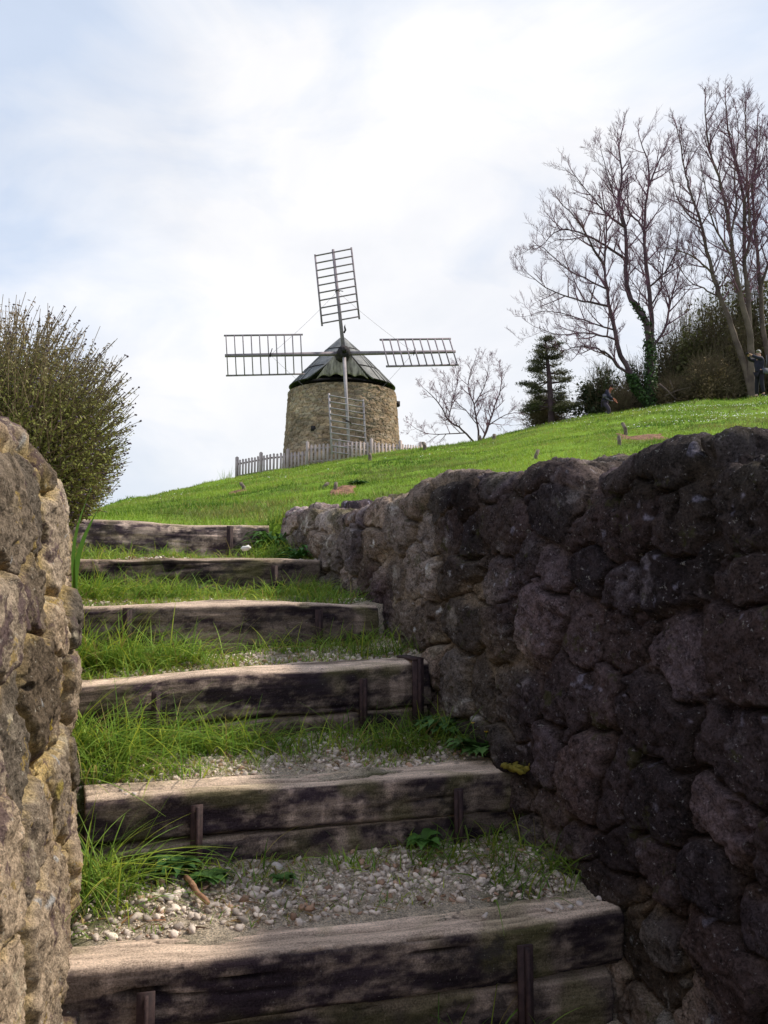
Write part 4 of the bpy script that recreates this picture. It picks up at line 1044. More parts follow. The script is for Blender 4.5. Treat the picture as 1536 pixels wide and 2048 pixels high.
# ------------------------------------------------------------------ bare trees
class Limbs:
    def __init__(s, Y): s.Y = Y; s.L = []
    def add(s, px, r0, r1, dy=0.0):
        q = px[0]; best = None
        for l in s.L:
            for k in range(len(l['px']) - 1):
                a, b = np.array(l['px'][k], float), np.array(l['px'][k + 1], float)
                t = np.clip(((np.array(q) - a) @ (b - a)) / ((b - a) @ (b - a)), 0, 1); d = np.linalg.norm(a + t * (b - a) - np.array(q))
                if best is None or d < best[0]: best = (d, l['P'][k].lerp(l['P'][k + 1], float(t)))
        y0 = best[1].y if best else s.Y; n = len(px)
        P = [at(p[0], p[1], y0 + dy * (k / (n - 1)) ** 1.0) for k, p in enumerate(px)]
        if best: P[0] = best[1]
        s.L.append(dict(px=px, P=P, r0=r0, r1=r1))
def smooth_line(P, k=4):
    P = [Vector(p) for p in P]
    if len(P) < 3: return P
    out = []
    for i in range(len(P) - 1):
        p0, p1, p2, p3 = P[max(i - 1, 0)], P[i], P[i + 1], P[min(i + 2, len(P) - 1)]
        for j in range(k):
            t = j / k; out.append(.5 * ((2 * p1) + (p2 - p0) * t + (2 * p0 - 5 * p1 + 4 * p2 - p3) * t * t + (3 * p1 - p0 - 3 * p2 + p3) * t ** 3))
    out.append(P[-1]); return out
def grow(mb, p, d, L, r0, lev, rr, up=.25, nk=(4, 5, 4), wig=.075):
    k = 5; pts = [p.copy()]; dd = d.copy()
    for i in range(k - 1):
        dd = (dd + Vector(rr.normal(0, wig, 3)) * .6 + Vector((0, 0, up * .25))).normalized(); pts.append(pts[-1] + dd * L / (k - 1))
    mb.tube([tuple(q) for q in pts], np.linspace(r0, r0 * .35, k), 3 if r0 < .02 else 4, False)
    if lev <= 0: return
    n = nk[-lev] if lev <= len(nk) else 5
    for i in range(n):
        t = (.2 + .8 * (i + rr.rand()) / n) * (k - 1); j = min(int(t), k - 2); q = pts[j].lerp(pts[j + 1], t - j); tg = (pts[j + 1] - pts[j]).normalized()
        v = Vector(rr.normal(0, 1, 3)); v = (v - tg * v.dot(tg)).normalized()
        nd = (tg * .75 + v * rr.uniform(.45, .95) + Vector((0, 0, up * .5))).normalized()
        grow(mb, q, nd, L * rr.uniform(.38, .62), max(r0 * .5, .0056), lev - 1, rr, up, nk, wig)
def bare_tree(name, label, group, Yb, limbs, dens, l1, seed, trunk_n=1, bark=M_bark, ivy=(), rk=1.0, lev=2, base_drop=.8, up=.36, part_trunk='trunk', shrink=1.0):
    rr = np.random.RandomState(seed); LB = Limbs(Yb); bx, by = limbs[0][0][0]
    for l in limbs: LB.add([(bx + (x - bx) * shrink, by + (y - by) * shrink) for x, y in l[0]], *l[1:])
    b0 = LB.L[0]['P'][0].copy(); root = empty(name, tuple(b0), label, 'tree', group)
    tr = MB(); cr = MB()
    for i, l in enumerate(LB.L):
        P = smooth_line(l['P']); n = len(P)
        if i < trunk_n: P = [P[0] - Vector((0, 0, base_drop))] + P; n += 1
        # small wobble so limbs are not ruled curves
        P = [p + Vector(rr.normal(0, .014, 3)) * (1 if 2 < k < n - 1 else 0) for k, p in enumerate(P)]
        R = np.linspace(l['r0'], l['r1'], n) * rk * .66
        tr.tube([tuple(p - b0) for p in P], R, 8)
        Ln = sum((P[k + 1] - P[k]).length for k in range(n - 1)); cum = np.concatenate([[0], np.cumsum([(P[k + 1] - P[k]).length for k in range(n - 1)])])
        start = .38 if i < trunk_n else .08
        m = int(Ln * (1 - start) * dens)
        for q in range(m):
            s_ = (start + (1 - start) * (q + rr.rand()) / m); t = s_ * Ln; k = min(np.searchsorted(cum, t) - 1, n - 2); k = max(k, 0)
            p = P[k].lerp(P[k + 1], (t - cum[k]) / max(cum[k + 1] - cum[k], 1e-6)); tg = (P[k + 1] - P[k]).normalized()
            v = Vector(rr.normal(0, 1, 3)); v = (v - tg * v.dot(tg)).normalized(); rad = np.interp(s_, [0, 1], [l['r0'], l['r1']]) * rk
            d = (tg * rr.uniform(.4, 1.0) + v * .85 + Vector((0, 0, up * .6))).normalized()
            grow(cr, p - b0, d, l1 * rr.uniform(.45, 1.15) * (1.15 - .5 * s_), min(rad * .55, .035), lev, rr, up)
        d = (P[-1] - P[-2]).normalized(); grow(cr, P[-1] - b0, d, l1 * .42, l['r1'] * rk, lev, rr, up)
    tr.build(part_trunk, bark, root, True); cr.build('crown', M_twig, root, True)
    if ivy:
        Vs = []; nn = 0
        for li, t0, t1, rad, cnt in ivy:
            P = smooth_line(LB.L[li]['P']); idx = rr.uniform(t0, t1, cnt) * (len(P) - 1)
            for t in idx:
                k = min(int(t), len(P) - 2); p = P[k].lerp(P[k + 1], t - k); a = rr.uniform(0, 6.283); rad_ = rad * rr.uniform(.7, 1.35)
                c = p - b0 + Vector((math.cos(a) * rad_, math.sin(a) * rad_, 0)); s = rr.uniform(.03, .065)
                nv = Vector((math.cos(a), math.sin(a), .5) ) + Vector(rr.normal(0, .5, 3)); nv.normalize(); e1 = nv.orthogonal().normalized(); e2 = nv.cross(e1)
                Vs += [tuple(c + e1 * s), tuple(c + e2 * s), tuple(c - e1 * s), tuple(c - e2 * s)]
        nq = len(Vs) // 4; cc_ = np.repeat(np.array([[.045, .085, .025]]) * rr.uniform(.3, 1.8, (nq, 1)), 4, 0)
        mk('ivy', Vs, np.arange(nq * 4).reshape(-1, 4), M_leaf, root, False, cc_)
    return root
YT = 38.0
bare_tree('bare_tree', 'tall leafless tree with two ivy covered trunks leaning apart', 'tall leafless trees on the right', YT, [
    ([(1302, 816), (1301, 760), (1300, 697), (1292, 636), (1272, 603), (1252, 567), (1248, 516), (1250, 500), (1246, 431), (1233, 373), (1241, 323), (1234, 265), (1241, 225)], .26, .03, 1.0),
    ([(1288, 818), (1272, 775), (1259, 744), (1237, 704), (1226, 654), (1215, 607), (1208, 563), (1203, 511), (1207, 435), (1200, 370)], .22, .03, -1.0),
    ([(1300, 697), (1304, 636), (1296, 552), (1289, 480), (1288, 446), (1291, 384), (1298, 337), (1295, 290), (1277, 239)], .17, .025, 1.4),
    ([(1246, 431), (1222, 415), (1204, 399), (1175, 366), (1136, 315)], .09, .02, -1.4),
    ([(1250, 500), (1204, 471), (1161, 446), (1107, 438), (1070, 470)], .09, .02, -1.8),
    ([(1203, 511), (1180, 480), (1165, 449), (1140, 410), (1110, 380)], .09, .02, -1.2),
    ([(1213, 600), (1175, 592), (1143, 585), (1078, 560), (1034, 523)], .085, .015, -1.6),
    ([(1259, 744), (1232, 728), (1213, 705), (1188, 690), (1150, 684), (1118, 694)], .10, .02, -1.2),
    ([(1228, 672), (1200, 662), (1161, 657), (1105, 660), (1060, 645)], .075, .015, -2.0),
    ([(1288, 446), (1280, 425), (1259, 402), (1233, 355), (1215, 300)], .09, .02, .8),
    ([(1296, 345), (1320, 287), (1335, 254)], .07, .02, .8),
    ([(1303, 690), (1331, 650), (1342, 596), (1360, 534), (1380, 480)], .10, .02, .9),
    ([(1342, 596), (1338, 570), (1325, 540), (1320, 500)], .06, .015, .8),
    ([(1296, 560), (1330, 530), (1352, 490), (1362, 440)], .07, .02, -1.0),
    ([(1241, 430), (1212, 330), (1195, 262)], .05, .015, -.5),
    ([(1226, 650), (1190, 640), (1140, 622), (1080, 610), (1040, 620)], .06, .012, 1.2),
    ([(1208, 563), (1160, 540), (1110, 510), (1065, 470), (1040, 480)], .06, .012, 1.2),
    ([(1300, 600), (1322, 560), (1330, 500), (1345, 430), (1340, 380)], .06, .015, 1.6),
], 2.9, 1.45, 3, 2, lev=3, shrink=.94, ivy=[(0, 0, .20, .22, 1500), (1, 0, .22, .20, 1300), (0, .20, .36, .17, 330)])
bare_tree('bare_tree', 'tallest leafless tree with pale slanting trunks behind the standing person', 'tall leafless trees on the right', 36.0, [
    ([(1505, 800), (1490, 730), (1469, 672), (1454, 625), (1436, 581), (1420, 530), (1407, 480), (1393, 417), (1371, 352), (1360, 305), (1342, 215)], .22, .03, .8),
    ([(1506, 795), (1501, 700), (1498, 650), (1479, 574), (1465, 498), (1458, 446), (1440, 344), (1411, 257), (1403, 165)], .24, .03, -.8),
    ([(1499, 660), (1496, 570), (1487, 500), (1487, 373), (1465, 272), (1450, 203), (1447, 150)], .17, .025, .9),
    ([(1487, 500), (1500, 446), (1494, 330), (1490, 210), (1490, 170)], .10, .02, -.8),
    ([(1420, 530), (1390, 500), (1350, 480), (1316, 474)], .07, .015, -1.2),
    ([(1465, 498), (1430, 440), (1410, 380), (1395, 300)], .07, .02, -1.2),
    ([(1393, 417), (1365, 400), (1338, 350), (1330, 290)], .06, .015, .6),
    ([(1440, 344), (1425, 300), (1385, 240)], .05, .015, .6),
    ([(1487, 373), (1512, 300), (1524, 215)], .07, .02, 1.0),
    ([(1458, 446), (1470, 380), (1465, 310), (1475, 240), (1470, 180)], .07, .02, 1.0),
    ([(1436, 581), (1400, 560), (1370, 545), (1340, 500)], .06, .015, 1.0),
], 2.9, 1.4, 5, 2, lev=3, shrink=.93, bark=M_barkg)
bare_tree('bare_tree', 'leafless tree at the right edge of the photo, trunk cut by the frame', 'tall leafless trees on the right', 37.0, [
    ([(1556, 800), (1541, 730), (1526, 661), (1518, 560), (1512, 480), (1500, 350), (1510, 250), (1512, 200)], .20, .03, .6),
    ([(1560, 800), (1570, 650), (1560, 500), (1565, 350), (1550, 230)], .2, .03, -.6),
    ([(1518, 560), (1545, 460), (1535, 350), (1530, 240)], .10, .02, .8), ([(1512, 480), (1490, 420), (1480, 350)], .06, .02, .8),
    ([(1570, 650), (1610, 540), (1630, 420), (1640, 300)], .12, .02, .5), ([(1560, 500), (1600, 400), (1590, 280)], .1, .02, .5),
    ([(1500, 350), (1520, 290), (1535, 220)], .05, .015, .5),
], 2.7, 1.4, 9, 2, lev=3, shrink=.93, bark=M_barkg)
bare_tree('bare_tree', 'small spreading leafless tree on the crest between mill and pine', None, 50.0, [
    ([(958, 895), (955, 850), (948, 810), (936, 770), (952, 715)], .12, .02, .8),
    ([(945, 895), (925, 860), (897, 840), (880, 810), (862, 790), (846, 775)], .11, .02, -.8),
    ([(960, 895), (978, 850), (990, 810), (1003, 770), (1000, 735)], .11, .02, 1.0),
    ([(930, 865), (890, 868), (850, 866), (822, 850)], .06, .015, .8), ([(897, 840), (905, 800), (915, 765), (912, 735)], .06, .015, 1.2),
    ([(978, 850), (1010, 830), (1035, 825)], .06, .015, .6), ([(948, 810), (970, 770), (978, 725)], .06, .015, -1.0), ([(955, 850), (930, 820), (900, 790), (890, 760)], .05, .015, -1.5)
], 3.4, 1.1, 21, 2, rk=.9, up=.2, lev=3)

# ------------------------------------------------------------------ pine
def quads_cloud(C, s, rr, flat=None, col=(.05, .08, .03), var=.5, asp=1.0):
    n = len(C); nv = rr.normal(0, 1, (n, 3)); 
    if flat is not None: nv = nv + np.array(flat)
    nv /= np.linalg.norm(nv, axis=1)[:, None]; e1 = np.cross(nv, rr.normal(0, 1, (n, 3))); e1 /= np.linalg.norm(e1, axis=1)[:, None]; e2 = np.cross(nv, e1)
    s = (s * rr.uniform(.6, 1.4, n))[:, None]
    V = np.stack([C - e1 * s, C - e2 * s * .5 * asp, C + e1 * s, C + e2 * s * .5 * asp], 1).reshape(-1, 3)
    c = np.repeat(np.array([col]) * rr.uniform(1 - var, 1 + var, (n, 1)), 4, 0)
    return V, np.arange(n * 4).reshape(-1, 4), c
rr = np.random.RandomState(31)
pb = at(1102, 850, 41.5); pine = empty('pine_tree', tuple(pb), 'dark pine with flat layered boughs left of the tall bare trees', 'tree')
m = MB(); m.tube([tuple(at(a, b, 41.5) - pb) for a, b in [(1104, 870), (1101, 800), (1098, 750), (1092, 700), (1090, 668)]], [.17, .14, .11, .07, .02], 8); nd = []
for k in range(60):
    t = (int(rr.rand() ** .85 * 9) + rr.uniform(.2, .6)) / 9; py = 672 + 155 * t; w_ = np.interp(t, [0, .12, .3, .5, .62, .75, 1], [10, 26, 40, 46, 58, 44, 60]) * rr.uniform(.5, 1.05); sg = rr.choice([-1, 1]); a = rr.uniform(-1.2, 1.2)
    p0 = at(np.interp(py, [668, 850], [1090, 1102]), py, 41.5) - pb; L = w_ * 41.5 / F
    d = Vector((sg * math.cos(a) * L, math.sin(a) * L, -.10 * L + rr.uniform(-.1, .25)))
    pts = [p0, p0 + d * .5 + Vector((0, 0, -.05)), p0 + d + Vector((0, 0, .1))]; m.tube([tuple(q) for q in pts], [.035, .025, .012], 4, False)
    n = int(60 + 60 * L)
    for _ in range(5):
        q = pts[1].lerp(pts[2], rr.uniform(0, 1.1)); nd.append(np.array(q)[None] + rr.normal(0, 1, (n // 2, 3)) * np.array([.15, .15, .055]))
m.build('trunk', M_bark, pine, True)
V, Q, c = quads_cloud(np.vstack(nd), .062, rr, (0, 0, .6), (.10, .10, .055), .6, .5); mk('crown', V, Q, M_leaf, pine, False, c)

# ------------------------------------------------------------------ shrubs of the wood edge
def shrub(name, label, px, pyb, pyt, wpx, Y, n, col, seed, leaf=.07, twigs=260, group='shrubs of the wood edge', depth=1.0, tw_mat=M_brush, lump=.35):
    rr = np.random.RandomState(seed); b0 = at(px, pyb, Y); b0.z = float(hill(np.array([b0.x]), np.array([Y]))[0]); H = at(px, pyt, Y).z - b0.z; W = wpx * Y / F / 2
    root = empty(name, tuple(b0), label, 'shrub', group)
    # leaf clumps on many lobes of different size
    nl = 46; lc = rr.normal(0, 1, (nl, 3)); lc /= np.linalg.norm(lc, axis=1)[:, None]; lc *= rr.uniform(.25, .92, (nl, 1)) ; lc[:, 2] = np.abs(lc[:, 2]); ls = rr.uniform(.18, .40, nl)
    k = rr.randint(0, nl, n); d = rr.normal(0, 1, (n, 3)); d /= np.linalg.norm(d, axis=1)[:, None]; rad = ls[k] * rr.uniform(.45, 1.1, n)
    C = lc[k] + d * rad[:, None]; C[:, 2] = np.where(C[:, 2] < 0, -C[:, 2] * .5, C[:, 2]); C = C * np.array([W, W * depth, H * .92])
    V, Q, c = quads_cloud(C, leaf, rr, (0, -.2, .4), col, .45, 1.1)
    tint = np.repeat((1 + .5 * (rr.rand(nl) - .5))[k], 4)[:, None]; c = c * tint
    mk('foliage', V, Q, M_leaf, root, False, c)
    m = MB()
    for _ in range(twigs):
        a = rr.uniform(0, 6.283); e = rr.uniform(.25, 1.45); L = rr.uniform(.75, 1.12)
        tip = Vector((math.cos(a) * math.cos(e) * W, math.sin(a) * math.cos(e) * W * depth, math.sin(e) * H)) * L
        st = Vector((tip.x * .15 + rr.normal(0, W * .2), tip.y * .15, rr.uniform(0, H * .3))); mid = st.lerp(tip, .55) + Vector(rr.normal(0, .12, 3))
        m.tube([tuple(st), tuple(mid), tuple(tip)], [.018, .012, .006], 3, False)
        for q in range(4):
            t = rr.uniform(.4, 1); s0 = mid.lerp(tip, t) if t > .5 else st.lerp(mid, t); e_ = s0 + (tip - st).normalized() * .25 + Vector(rr.normal(0, .22, 3)); m.tube([tuple(s0), tuple(e_)], [.007, .005], 3, False)
    m.build('branches', tw_mat, root, True); return root
BR = (.115, .085, .045)
shrub('evergreen_shrub', 'round dark evergreen shrub behind the crouching person', 1205, 835, 738, 112, 42.0, 9000, (.05, .065, .03), 41, .075)
shrub('brown_shrub', 'low brown leafless shrub below the pine', 1092, 856, 792, 100, 43.0, 3500, (.16, .11, .07), 42, .05, 420)
shrub('brown_shrub', 'tangled olive shrub, highest of the wood edge, at the right frame edge', 1520, 800, 545, 190, 41.0, 15000, (.12, .125, .045), 43, .08, 420)
shrub('dark_shrub', 'dark leafy shrub right behind the ivy trunks', 1345, 815, 655, 150, 42.5, 12000, (.08, .08, .04), 44, .08, 300)
shrub('brown_shrub', 'olive brown shrub between the ivy trunks and the pale trunks', 1420, 808, 600, 160, 41.5, 13000, (.13, .13, .05), 45, .075, 420)
shrub('dark_shrub', 'dark shrub deep behind the pale slanting trunks', 1475, 802, 640, 150, 39.5, 11000, (.10, .085, .04), 46, .08, 240)
shrub('brown_shrub', 'brushy reddish brown undergrowth left of the standing person', 1420, 815, 720, 120, 37.6, 5200, (.22, .16, .09), 47, .05, 520)
shrub('brown_shrub', 'low brown bramble right of the ivy trunks', 1350, 822, 765, 100, 38.2, 3200, (.20, .14, .08), 48, .05, 360)
shrub('brown_shrub', 'low bramble just right of the crouching person', 1245, 832, 785, 60, 40.5, 2000, (.17, .11, .07), 49, .045, 240)
shrub('dark_shrub', 'dark shrub beyond the right frame edge behind the standing person', 1590, 800, 600, 170, 38.5, 10000, (.11, .10, .05), 50, .08, 240)
shrub('brown_shrub', 'olive thicket filling the bank behind the ivy trunks', 1385, 812, 622, 170, 44.5, 14000, (.11, .12, .045), 61, .085, 420)
shrub('brown_shrub', 'high olive thicket behind the pale trunks, below the crown of the tallest tree', 1470, 806, 560, 200, 44.5, 16000, (.12, .125, .045), 62, .09, 420)
shrub('dark_shrub', 'dark thicket closing the gap between evergreen shrub and ivy trunks', 1275, 825, 718, 110, 43.0, 7000, (.06, .065, .035), 63, .07, 200)
# fallen branches by the ivy trunks
m = MB(); a = at(1330, 790, 37.6); 
for p0, p1, rd in [((1318, 768), (1352, 800), .05), ((1330, 792), (1380, 775), .04), ((1352, 800), (1340, 760), .03)]:
    s, e = at(*p0, 37.5), at(*p1, 37.2); m.tube([tuple(s - a), tuple(s.lerp(e, .5) - a + Vector((0, 0, .06))), tuple(e - a)], [rd, rd * .8, rd * .5], 6)
o = m.build('fallen_branch', M_barkg, None, True); o.location = a; tag(o, 'broken fallen branches lying right of the ivy trunks', 'branch')

# ------------------------------------------------------------------ broom bush behind the left wall
rr = np.random.RandomState(61)
bb = at(10, 1010, 3.6); bb.z = float(hill(np.array([bb.x]), np.array([3.6]))[0])
bush = empty('broom_bush', tuple(bb), 'large twiggy bush with budded tips behind the left wall', 'shrub')
ms = MB(); mk_ = MB(); CL = []; 
n = 4600
for i in range(n):
    a = rr.uniform(-.5, math.pi + .5); b = rr.normal(0, .55)
    # outline of the crown measured round the root: right, up, left
    R_ = np.interp(math.degrees(a), [-40, -10, 12, 31, 44, 60, 74, 90, 120, 150, 180, 220], [.18, .34, .45, .56, .69, .77, .80, .80, .80, .75, .6, .45]) * math.cos(min(abs(b), 1.4)) ** .3
    L = R_ * (rr.uniform(.5, 1.0) if i % 3 else rr.uniform(.85, 1.06))
    d = Vector((math.cos(a) * math.cos(b), math.sin(b), math.sin(a) * math.cos(b) + .02)); st = Vector((rr.normal(-.05, .13), rr.normal(0, .10), rr.uniform(.0, .25)))
    tip = Vector((.0, 0, .02)) + d * L; mid = st.lerp(tip, .55) + Vector(rr.normal(0, .02, 3)) + Vector((0, 0, -.02)); e = tip + Vector((0, 0, .03)) + Vector(rr.normal(0, .01, 3))
    P_ = [st, st.lerp(mid, .6) + Vector(rr.normal(0, .006, 3)), mid, mid.lerp(e, .5) + Vector(rr.normal(0, .007, 3)), e]
    ms.tube([tuple(q) for q in P_], [.0035, .0028, .0022, .0017, .0011], 3, False)
    k = 44; t = rr.uniform(.15, .97, k) ** .8 * 4; j = np.minimum(t.astype(int), 3); A = np.array([list(q) for q in P_]); c = A[j] + (A[j + 1] - A[j]) * (t - j)[:, None] + rr.normal(0, .0065, (k, 3)); CL.append(c)
    if rr.rand() < .38:
        V, T = rocks(np.array([list(e)]), np.array([.0048]), rr); mk_.add(V, None, T)
ms.build('stems', noise_mat('bush_stem', (.15, .115, .07), (.27, .20, .13), 6, .9, 0), bush, True)
mk_.build('buds', plain('bud', (.10, .075, .10)), bush, True)
CL = np.vstack(CL); V, Q, c = quads_cloud(CL, .0078, rr, (0, -.1, .3), (.25, .265, .07), .5, .75)
dist = np.linalg.norm(CL, axis=1); k = np.repeat(np.clip((dist - .55) / .3, 0, 1), 4)[:, None]; c = c * (1 - k) + c * k * np.array([.95, .60, 1.7])
mk('foliage', V, Q, M_leaf, bush, False, c)

# ------------------------------------------------------------------ people
def skin(name, verts, edges, radii, mat, parent, sub=1, root=0):
    me = bpy.data.meshes.new(name); me.from_pydata(verts, edges, []); o = bpy.data.objects.new(name, me); COL.objects.link(o); o.parent = parent
    md = o.modifiers.new('s', 'SKIN'); md.use_smooth_shade = True
    if not me.skin_vertices:
        me.attributes.new('skin', 'FLOAT', 'POINT') if False else None
    sv = me.skin_vertices[0].data
    for i, rd in enumerate(radii):
        sv[i].radius = (rd, rd) if not isinstance(rd, tuple) else rd; sv[i].use_root = (i == root)
    su = o.modifiers.new('u', 'SUBSURF'); su.levels = sub; su.render_levels = sub
    me.materials.append(mat); return o
def person(base, face_ang, J, label, mats, bag=None, hair='short'):
    """J: joint dict in the person's own frame: x to the figure's front, y to its left, z up"""
    root = empty('person', tuple(base), label, 'person'); root.rotation_euler = (0, 0, face_ang)
    ks = list(J); ix = {k: i for i, k in enumerate(ks)}
    E_ = [('pel', 'bel'), ('bel', 'che'), ('che', 'neck'), ('neck', 'head0'), ('head0', 'head1'), ('che', 'shl'), ('shl', 'ell'), ('ell', 'wrl'), ('che', 'shr'), ('shr', 'elr'), ('elr', 'wrr'),
          ('pel', 'hil'), ('hil', 'knl'), ('knl', 'anl'), ('anl', 'tol'), ('pel', 'hir'), ('hir', 'knr'), ('knr', 'anr'), ('anr', 'tor')]
    R_ = dict(pel=.105, bel=.11, che=.125, neck=.055, head0=.078, head1=.088, shl=.062, ell=.045, wrl=.032, shr=.062, elr=.045, wrr=.032, hil=.085, knl=.058, anl=.04, tol=.038, hir=.085, knr=.058, anr=.04, tor=.038)
    # hands: palm and five fingers each
    V = [J[k] for k in ks]; rad = [R_[k] for k in ks]; E = [(ix[a], ix[b]) for a, b in E_]
    for s_, wr, el_ in ((1, 'wrl', 'ell'), (-1, 'wrr', 'elr')):
        w0 = Vector(J[wr]); d = (w0 - Vector(J[el_])).normalized(); sd = d.cross(Vector((0, 0, 1))); sd = sd.normalized() if sd.length > .1 else Vector((0, 1, 0))
        V.append(tuple(w0 + d * .05)); rad.append(.032); pi_ = len(V) - 1; E.append((ix[wr], pi_))
        for q, (off, ln) in enumerate([(-.027, .062), (-.009, .072), (.009, .068), (.027, .052)]):
            V.append(tuple(w0 + d * .095 + sd * off)); rad.append(.010); E.append((pi_, len(V) - 1)); V.append(tuple(w0 + d * (.095 + ln * .8) + sd * off - Vector((0, 0, ln * .4)))); rad.append(.008); E.append((len(V) - 2, len(V) - 1))
        V.append(tuple(w0 + d * .06 + sd * s_ * .045 + Vector((0, 0, .01)))); rad.append(.011); E.append((pi_, len(V) - 1))
    skin('body', V, E, rad, mats['skin'], root)
    def sub(nm, keys, edges, rads, mat, extra=()):
        ii = {k: i for i, k in enumerate(keys)}; return skin(nm, [J[k] if k in J else dict(extra)[k] for k in keys], [(ii[a], ii[b]) for a, b in edges], rads, mat, root)
    jp = dict(jl=tuple(Vector(J['ell']).lerp(Vector(J['wrl']), .93)), jr=tuple(Vector(J['elr']).lerp(Vector(J['wrr']), .93)), hem=tuple(Vector(J['pel']) + Vector((0, 0, -.04))), nk=tuple(Vector(J['che']).lerp(Vector(J['neck']), .7)))
    sub('jacket', ['hem', 'bel', 'che', 'nk', 'shl', 'ell', 'jl', 'shr', 'elr', 'jr'], [('hem', 'bel'), ('bel', 'che'), ('che', 'nk'), ('che', 'shl'), ('shl', 'ell'), ('ell', 'jl'), ('che', 'shr'), ('shr', 'elr'), ('elr', 'jr')],
        [(.17, .15), (.165, .145), (.175, .15), .08, .088, .068, .05, .088, .068, .05], mats['jacket'], jp.items())
    tp = dict(tl=tuple(Vector(J['knl']).lerp(Vector(J['anl']), .92)), tr=tuple(Vector(J['knr']).lerp(Vector(J['anr']), .92)))
    sub('trousers', ['pel', 'hil', 'knl', 'tl', 'hir', 'knr', 'tr'], [('pel', 'hil'), ('hil', 'knl'), ('knl', 'tl'), ('pel', 'hir'), ('hir', 'knr'), ('knr', 'tr')], [.135, .105, .078, .062, .105, .078, .062], mats['trousers'], tp.items())
    for a, t in (('anl', 'tol'), ('anr', 'tor')):
        A, T_ = Vector(J[a]), Vector(J[t]); skin('shoe', [tuple(A + Vector((-.03, 0, -.02))), tuple(A.lerp(T_, .6) + Vector((0, 0, -.01))), tuple(T_)], [(0, 1), (1, 2)], [.05, .048, .04], mats['shoe'], root)
    h0, h1 = Vector(J['head0']), Vector(J['head1']); up = (h1 - h0).normalized()
    f = Vector((1, 0, 0)); f = (f - up * f.dot(up)).normalized(); sd = up.cross(f)
    hc = h1 + up * .01
    # hair as a shell over crown and back of the head
    Vh, Fh = IV.copy(), IF; P_ = np.array([list(hc - f * .018 + up * .022)]) + Vh[:, :1] * np.array([list(f)]) * .098 + Vh[:, 1:2] * np.array([list(sd)]) * .092 + Vh[:, 2:] * np.array([list(up)]) * .10
    keep = [t for t in Fh if all(not (Vh[i][0] > .35 and Vh[i][2] < .45) and Vh[i][2] > -.75 for i in t)]
    mk('hair', P_, np.array(keep), mats['hair'], root, True)
    m = MB()   # nose, ears
    m.tube([tuple(h1 + f * .085 + up * .01), tuple(h1 + f * .112 - up * .028)], [.008, .016], 6)
    for s_ in (1, -1): m.tube([tuple(h1 + sd * s_ * .088 + up * .02 - f * .01), tuple(h1 + sd * s_ * .095 - up * .03 - f * .01)], [.018, .012], 6)
    m.build('face', mats['skin'], root, True)
    m = MB()
    for s_ in (1, -1): m.tube([tuple(h1 + f * .078 + sd * s_ * .032 + up * .004), tuple(h1 + f * .092 + sd * s_ * .032 + up * .004)], [.011, .006], 6)
    m.tube([tuple(h1 + f * .086 + sd * .022 - up * .055), tuple(h1 + f * .094 - up * .056), tuple(h1 + f * .086 - sd * .022 - up * .055)], .006, 5); m.build('eyes_and_mouth', mats['shoe'], root, True)
    return root
mats1 = dict(skin=plain('skin', (.48, .27, .20)), jacket=plain('navy_jacket', (.022, .020, .040)), trousers=plain('black_trousers', (.014, .012, .020)), shoe=plain('black_shoe', (.012, .011, .014)), hair=plain('grey_hair', (.42, .40, .39)))
b0 = at(1521, 795, 31.5); b0.z = float(hill(np.array([b0.x]), np.array([b0.y]))[0]) + .02
# frame: x front (turned to photo left), y left (towards the camera side is -y after turning), z up
J1 = dict(pel=(0, 0, .90), bel=(0, 0, 1.06), che=(.01, 0, 1.28), neck=(.01, 0, 1.45), head0=(.015, 0, 1.53), head1=(.03, 0, 1.61), shl=(.02, .17, 1.39), ell=(.26, .20, 1.38), wrl=(.42, .10, 1.50), shr=(.02, -.17, 1.39), elr=(.26, -.19, 1.40), wrr=(.42, -.05, 1.51),
          hil=(0, .10, .84), knl=(.03, .13, .48), anl=(-.03, .15, .09), tol=(.11, .17, .045), hir=(0, -.10, .84), knr=(.02, -.15, .48), anr=(.0, -.19, .09), tor=(.14, -.22, .045))
p1 = person(b0, math.radians(197), J1, 'grey haired person in navy jacket and black trousers raising a camera on the slope', mats1)
m = MB(); m.box((0, 0, 0), (.02, .055, .035)); m.tube([(.02, 0, 0), (.055, 0, 0)], [.028, .025], 8); cam_o = m.build('camera', M_dark, None)
wm_ = Matrix.Translation(b0) @ Matrix.Rotation(math.radians(197), 4, 'Z'); cam_o.location = wm_ @ Vector((.53, .03, 1.55)); cam_o.rotation_euler = (0, 0, math.radians(197)); cam_o.name = 'pocket_camera'
tag(cam_o, 'small dark camera held up by the standing person', 'camera')
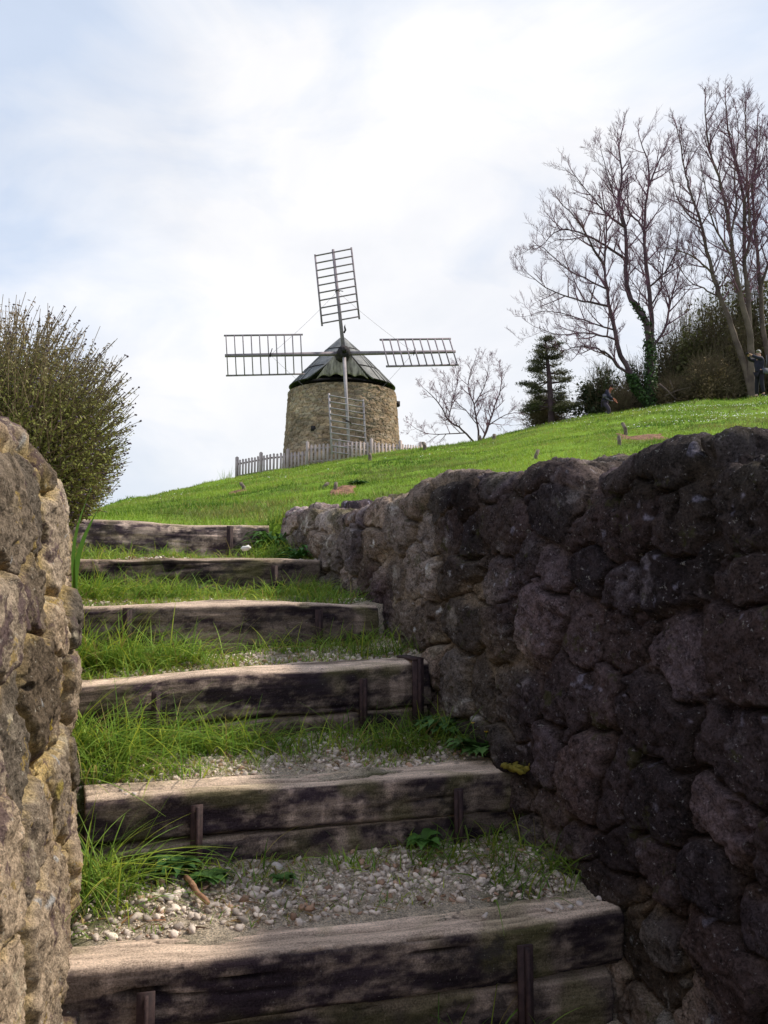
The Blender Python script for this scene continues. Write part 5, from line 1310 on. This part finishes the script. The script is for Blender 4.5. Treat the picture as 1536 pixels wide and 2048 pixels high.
m = MB(); m.box((0, 0, 0), (.13, .05, .10)); m.tube([(.0, .0, .10), (.02, .08, .30), (.03, .12, .55)], .012, 5); m.tube([(.0, .0, .10), (-.04, .05, .32), (.03, .12, .55)], .012, 5); bag = m.build('shoulder_bag', plain('grey_bag', (.10, .10, .13)), None)
bag.location = wm_ @ Vector((-.12, .16, .93)); bag.rotation_euler = (0, 0, math.radians(197)); tag(bag, 'grey shoulder bag hanging at the hip of the standing person', 'bag')
mats2 = dict(skin=plain('ruddy_skin', (.42, .15, .10)), jacket=plain('dark_blue_jacket', (.022, .02, .04)), trousers=plain('mauve_grey_trousers', (.05, .038, .06)), shoe=mats1['shoe'], hair=plain('dark_hair', (.02, .015, .015)))
b1 = at(1215, 842, 36.5); b1.z = at(1219, 778, 36.5).z - 1.36
J2 = dict(pel=(-.12, 0, .80), bel=(-.08, 0, .95), che=(.03, 0, 1.14), neck=(.12, 0, 1.27), head0=(.16, 0, 1.32), head1=(.19, 0, 1.40), shl=(.05, .17, 1.22), ell=(.10, .24, .98), wrl=(.28, .18, .86), shr=(.05, -.17, 1.22), elr=(.12, -.24, .98), wrr=(.30, -.15, .88),
          hil=(-.10, .10, .76), knl=(.08, .13, .45), anl=(-.05, .14, .09), tol=(.08, .15, .045), hir=(-.10, -.10, .76), knr=(.12, -.13, .46), anr=(.02, -.14, .09), tor=(.16, -.15, .045))
p2 = person(b1, math.radians(-25), J2, 'ruddy faced person in dark blue jacket stooping before the evergreen shrub', mats2)
wm_ = Matrix.Translation(b1) @ Matrix.Rotation(math.radians(-25), 4, 'Z')
m = MB(); m.tube([(-.10, -.13, .0), (.06, -.20, -.14), (.20, -.17, -.24), (.26, .0, -.22)], [.03, .035, .03, .02], 5); m.box((-.02, -.19, -.02), (.09, .035, .07)); bg2 = m.build('waist_bag', plain('pale_bag', (.13, .12, .16)), None)
bg2.location = wm_ @ Vector((-.02, -.02, 1.05)); bg2.rotation_euler = (0, 0, math.radians(-25)); tag(bg2, 'pale bag with strap slung across the stooping person', 'bag')
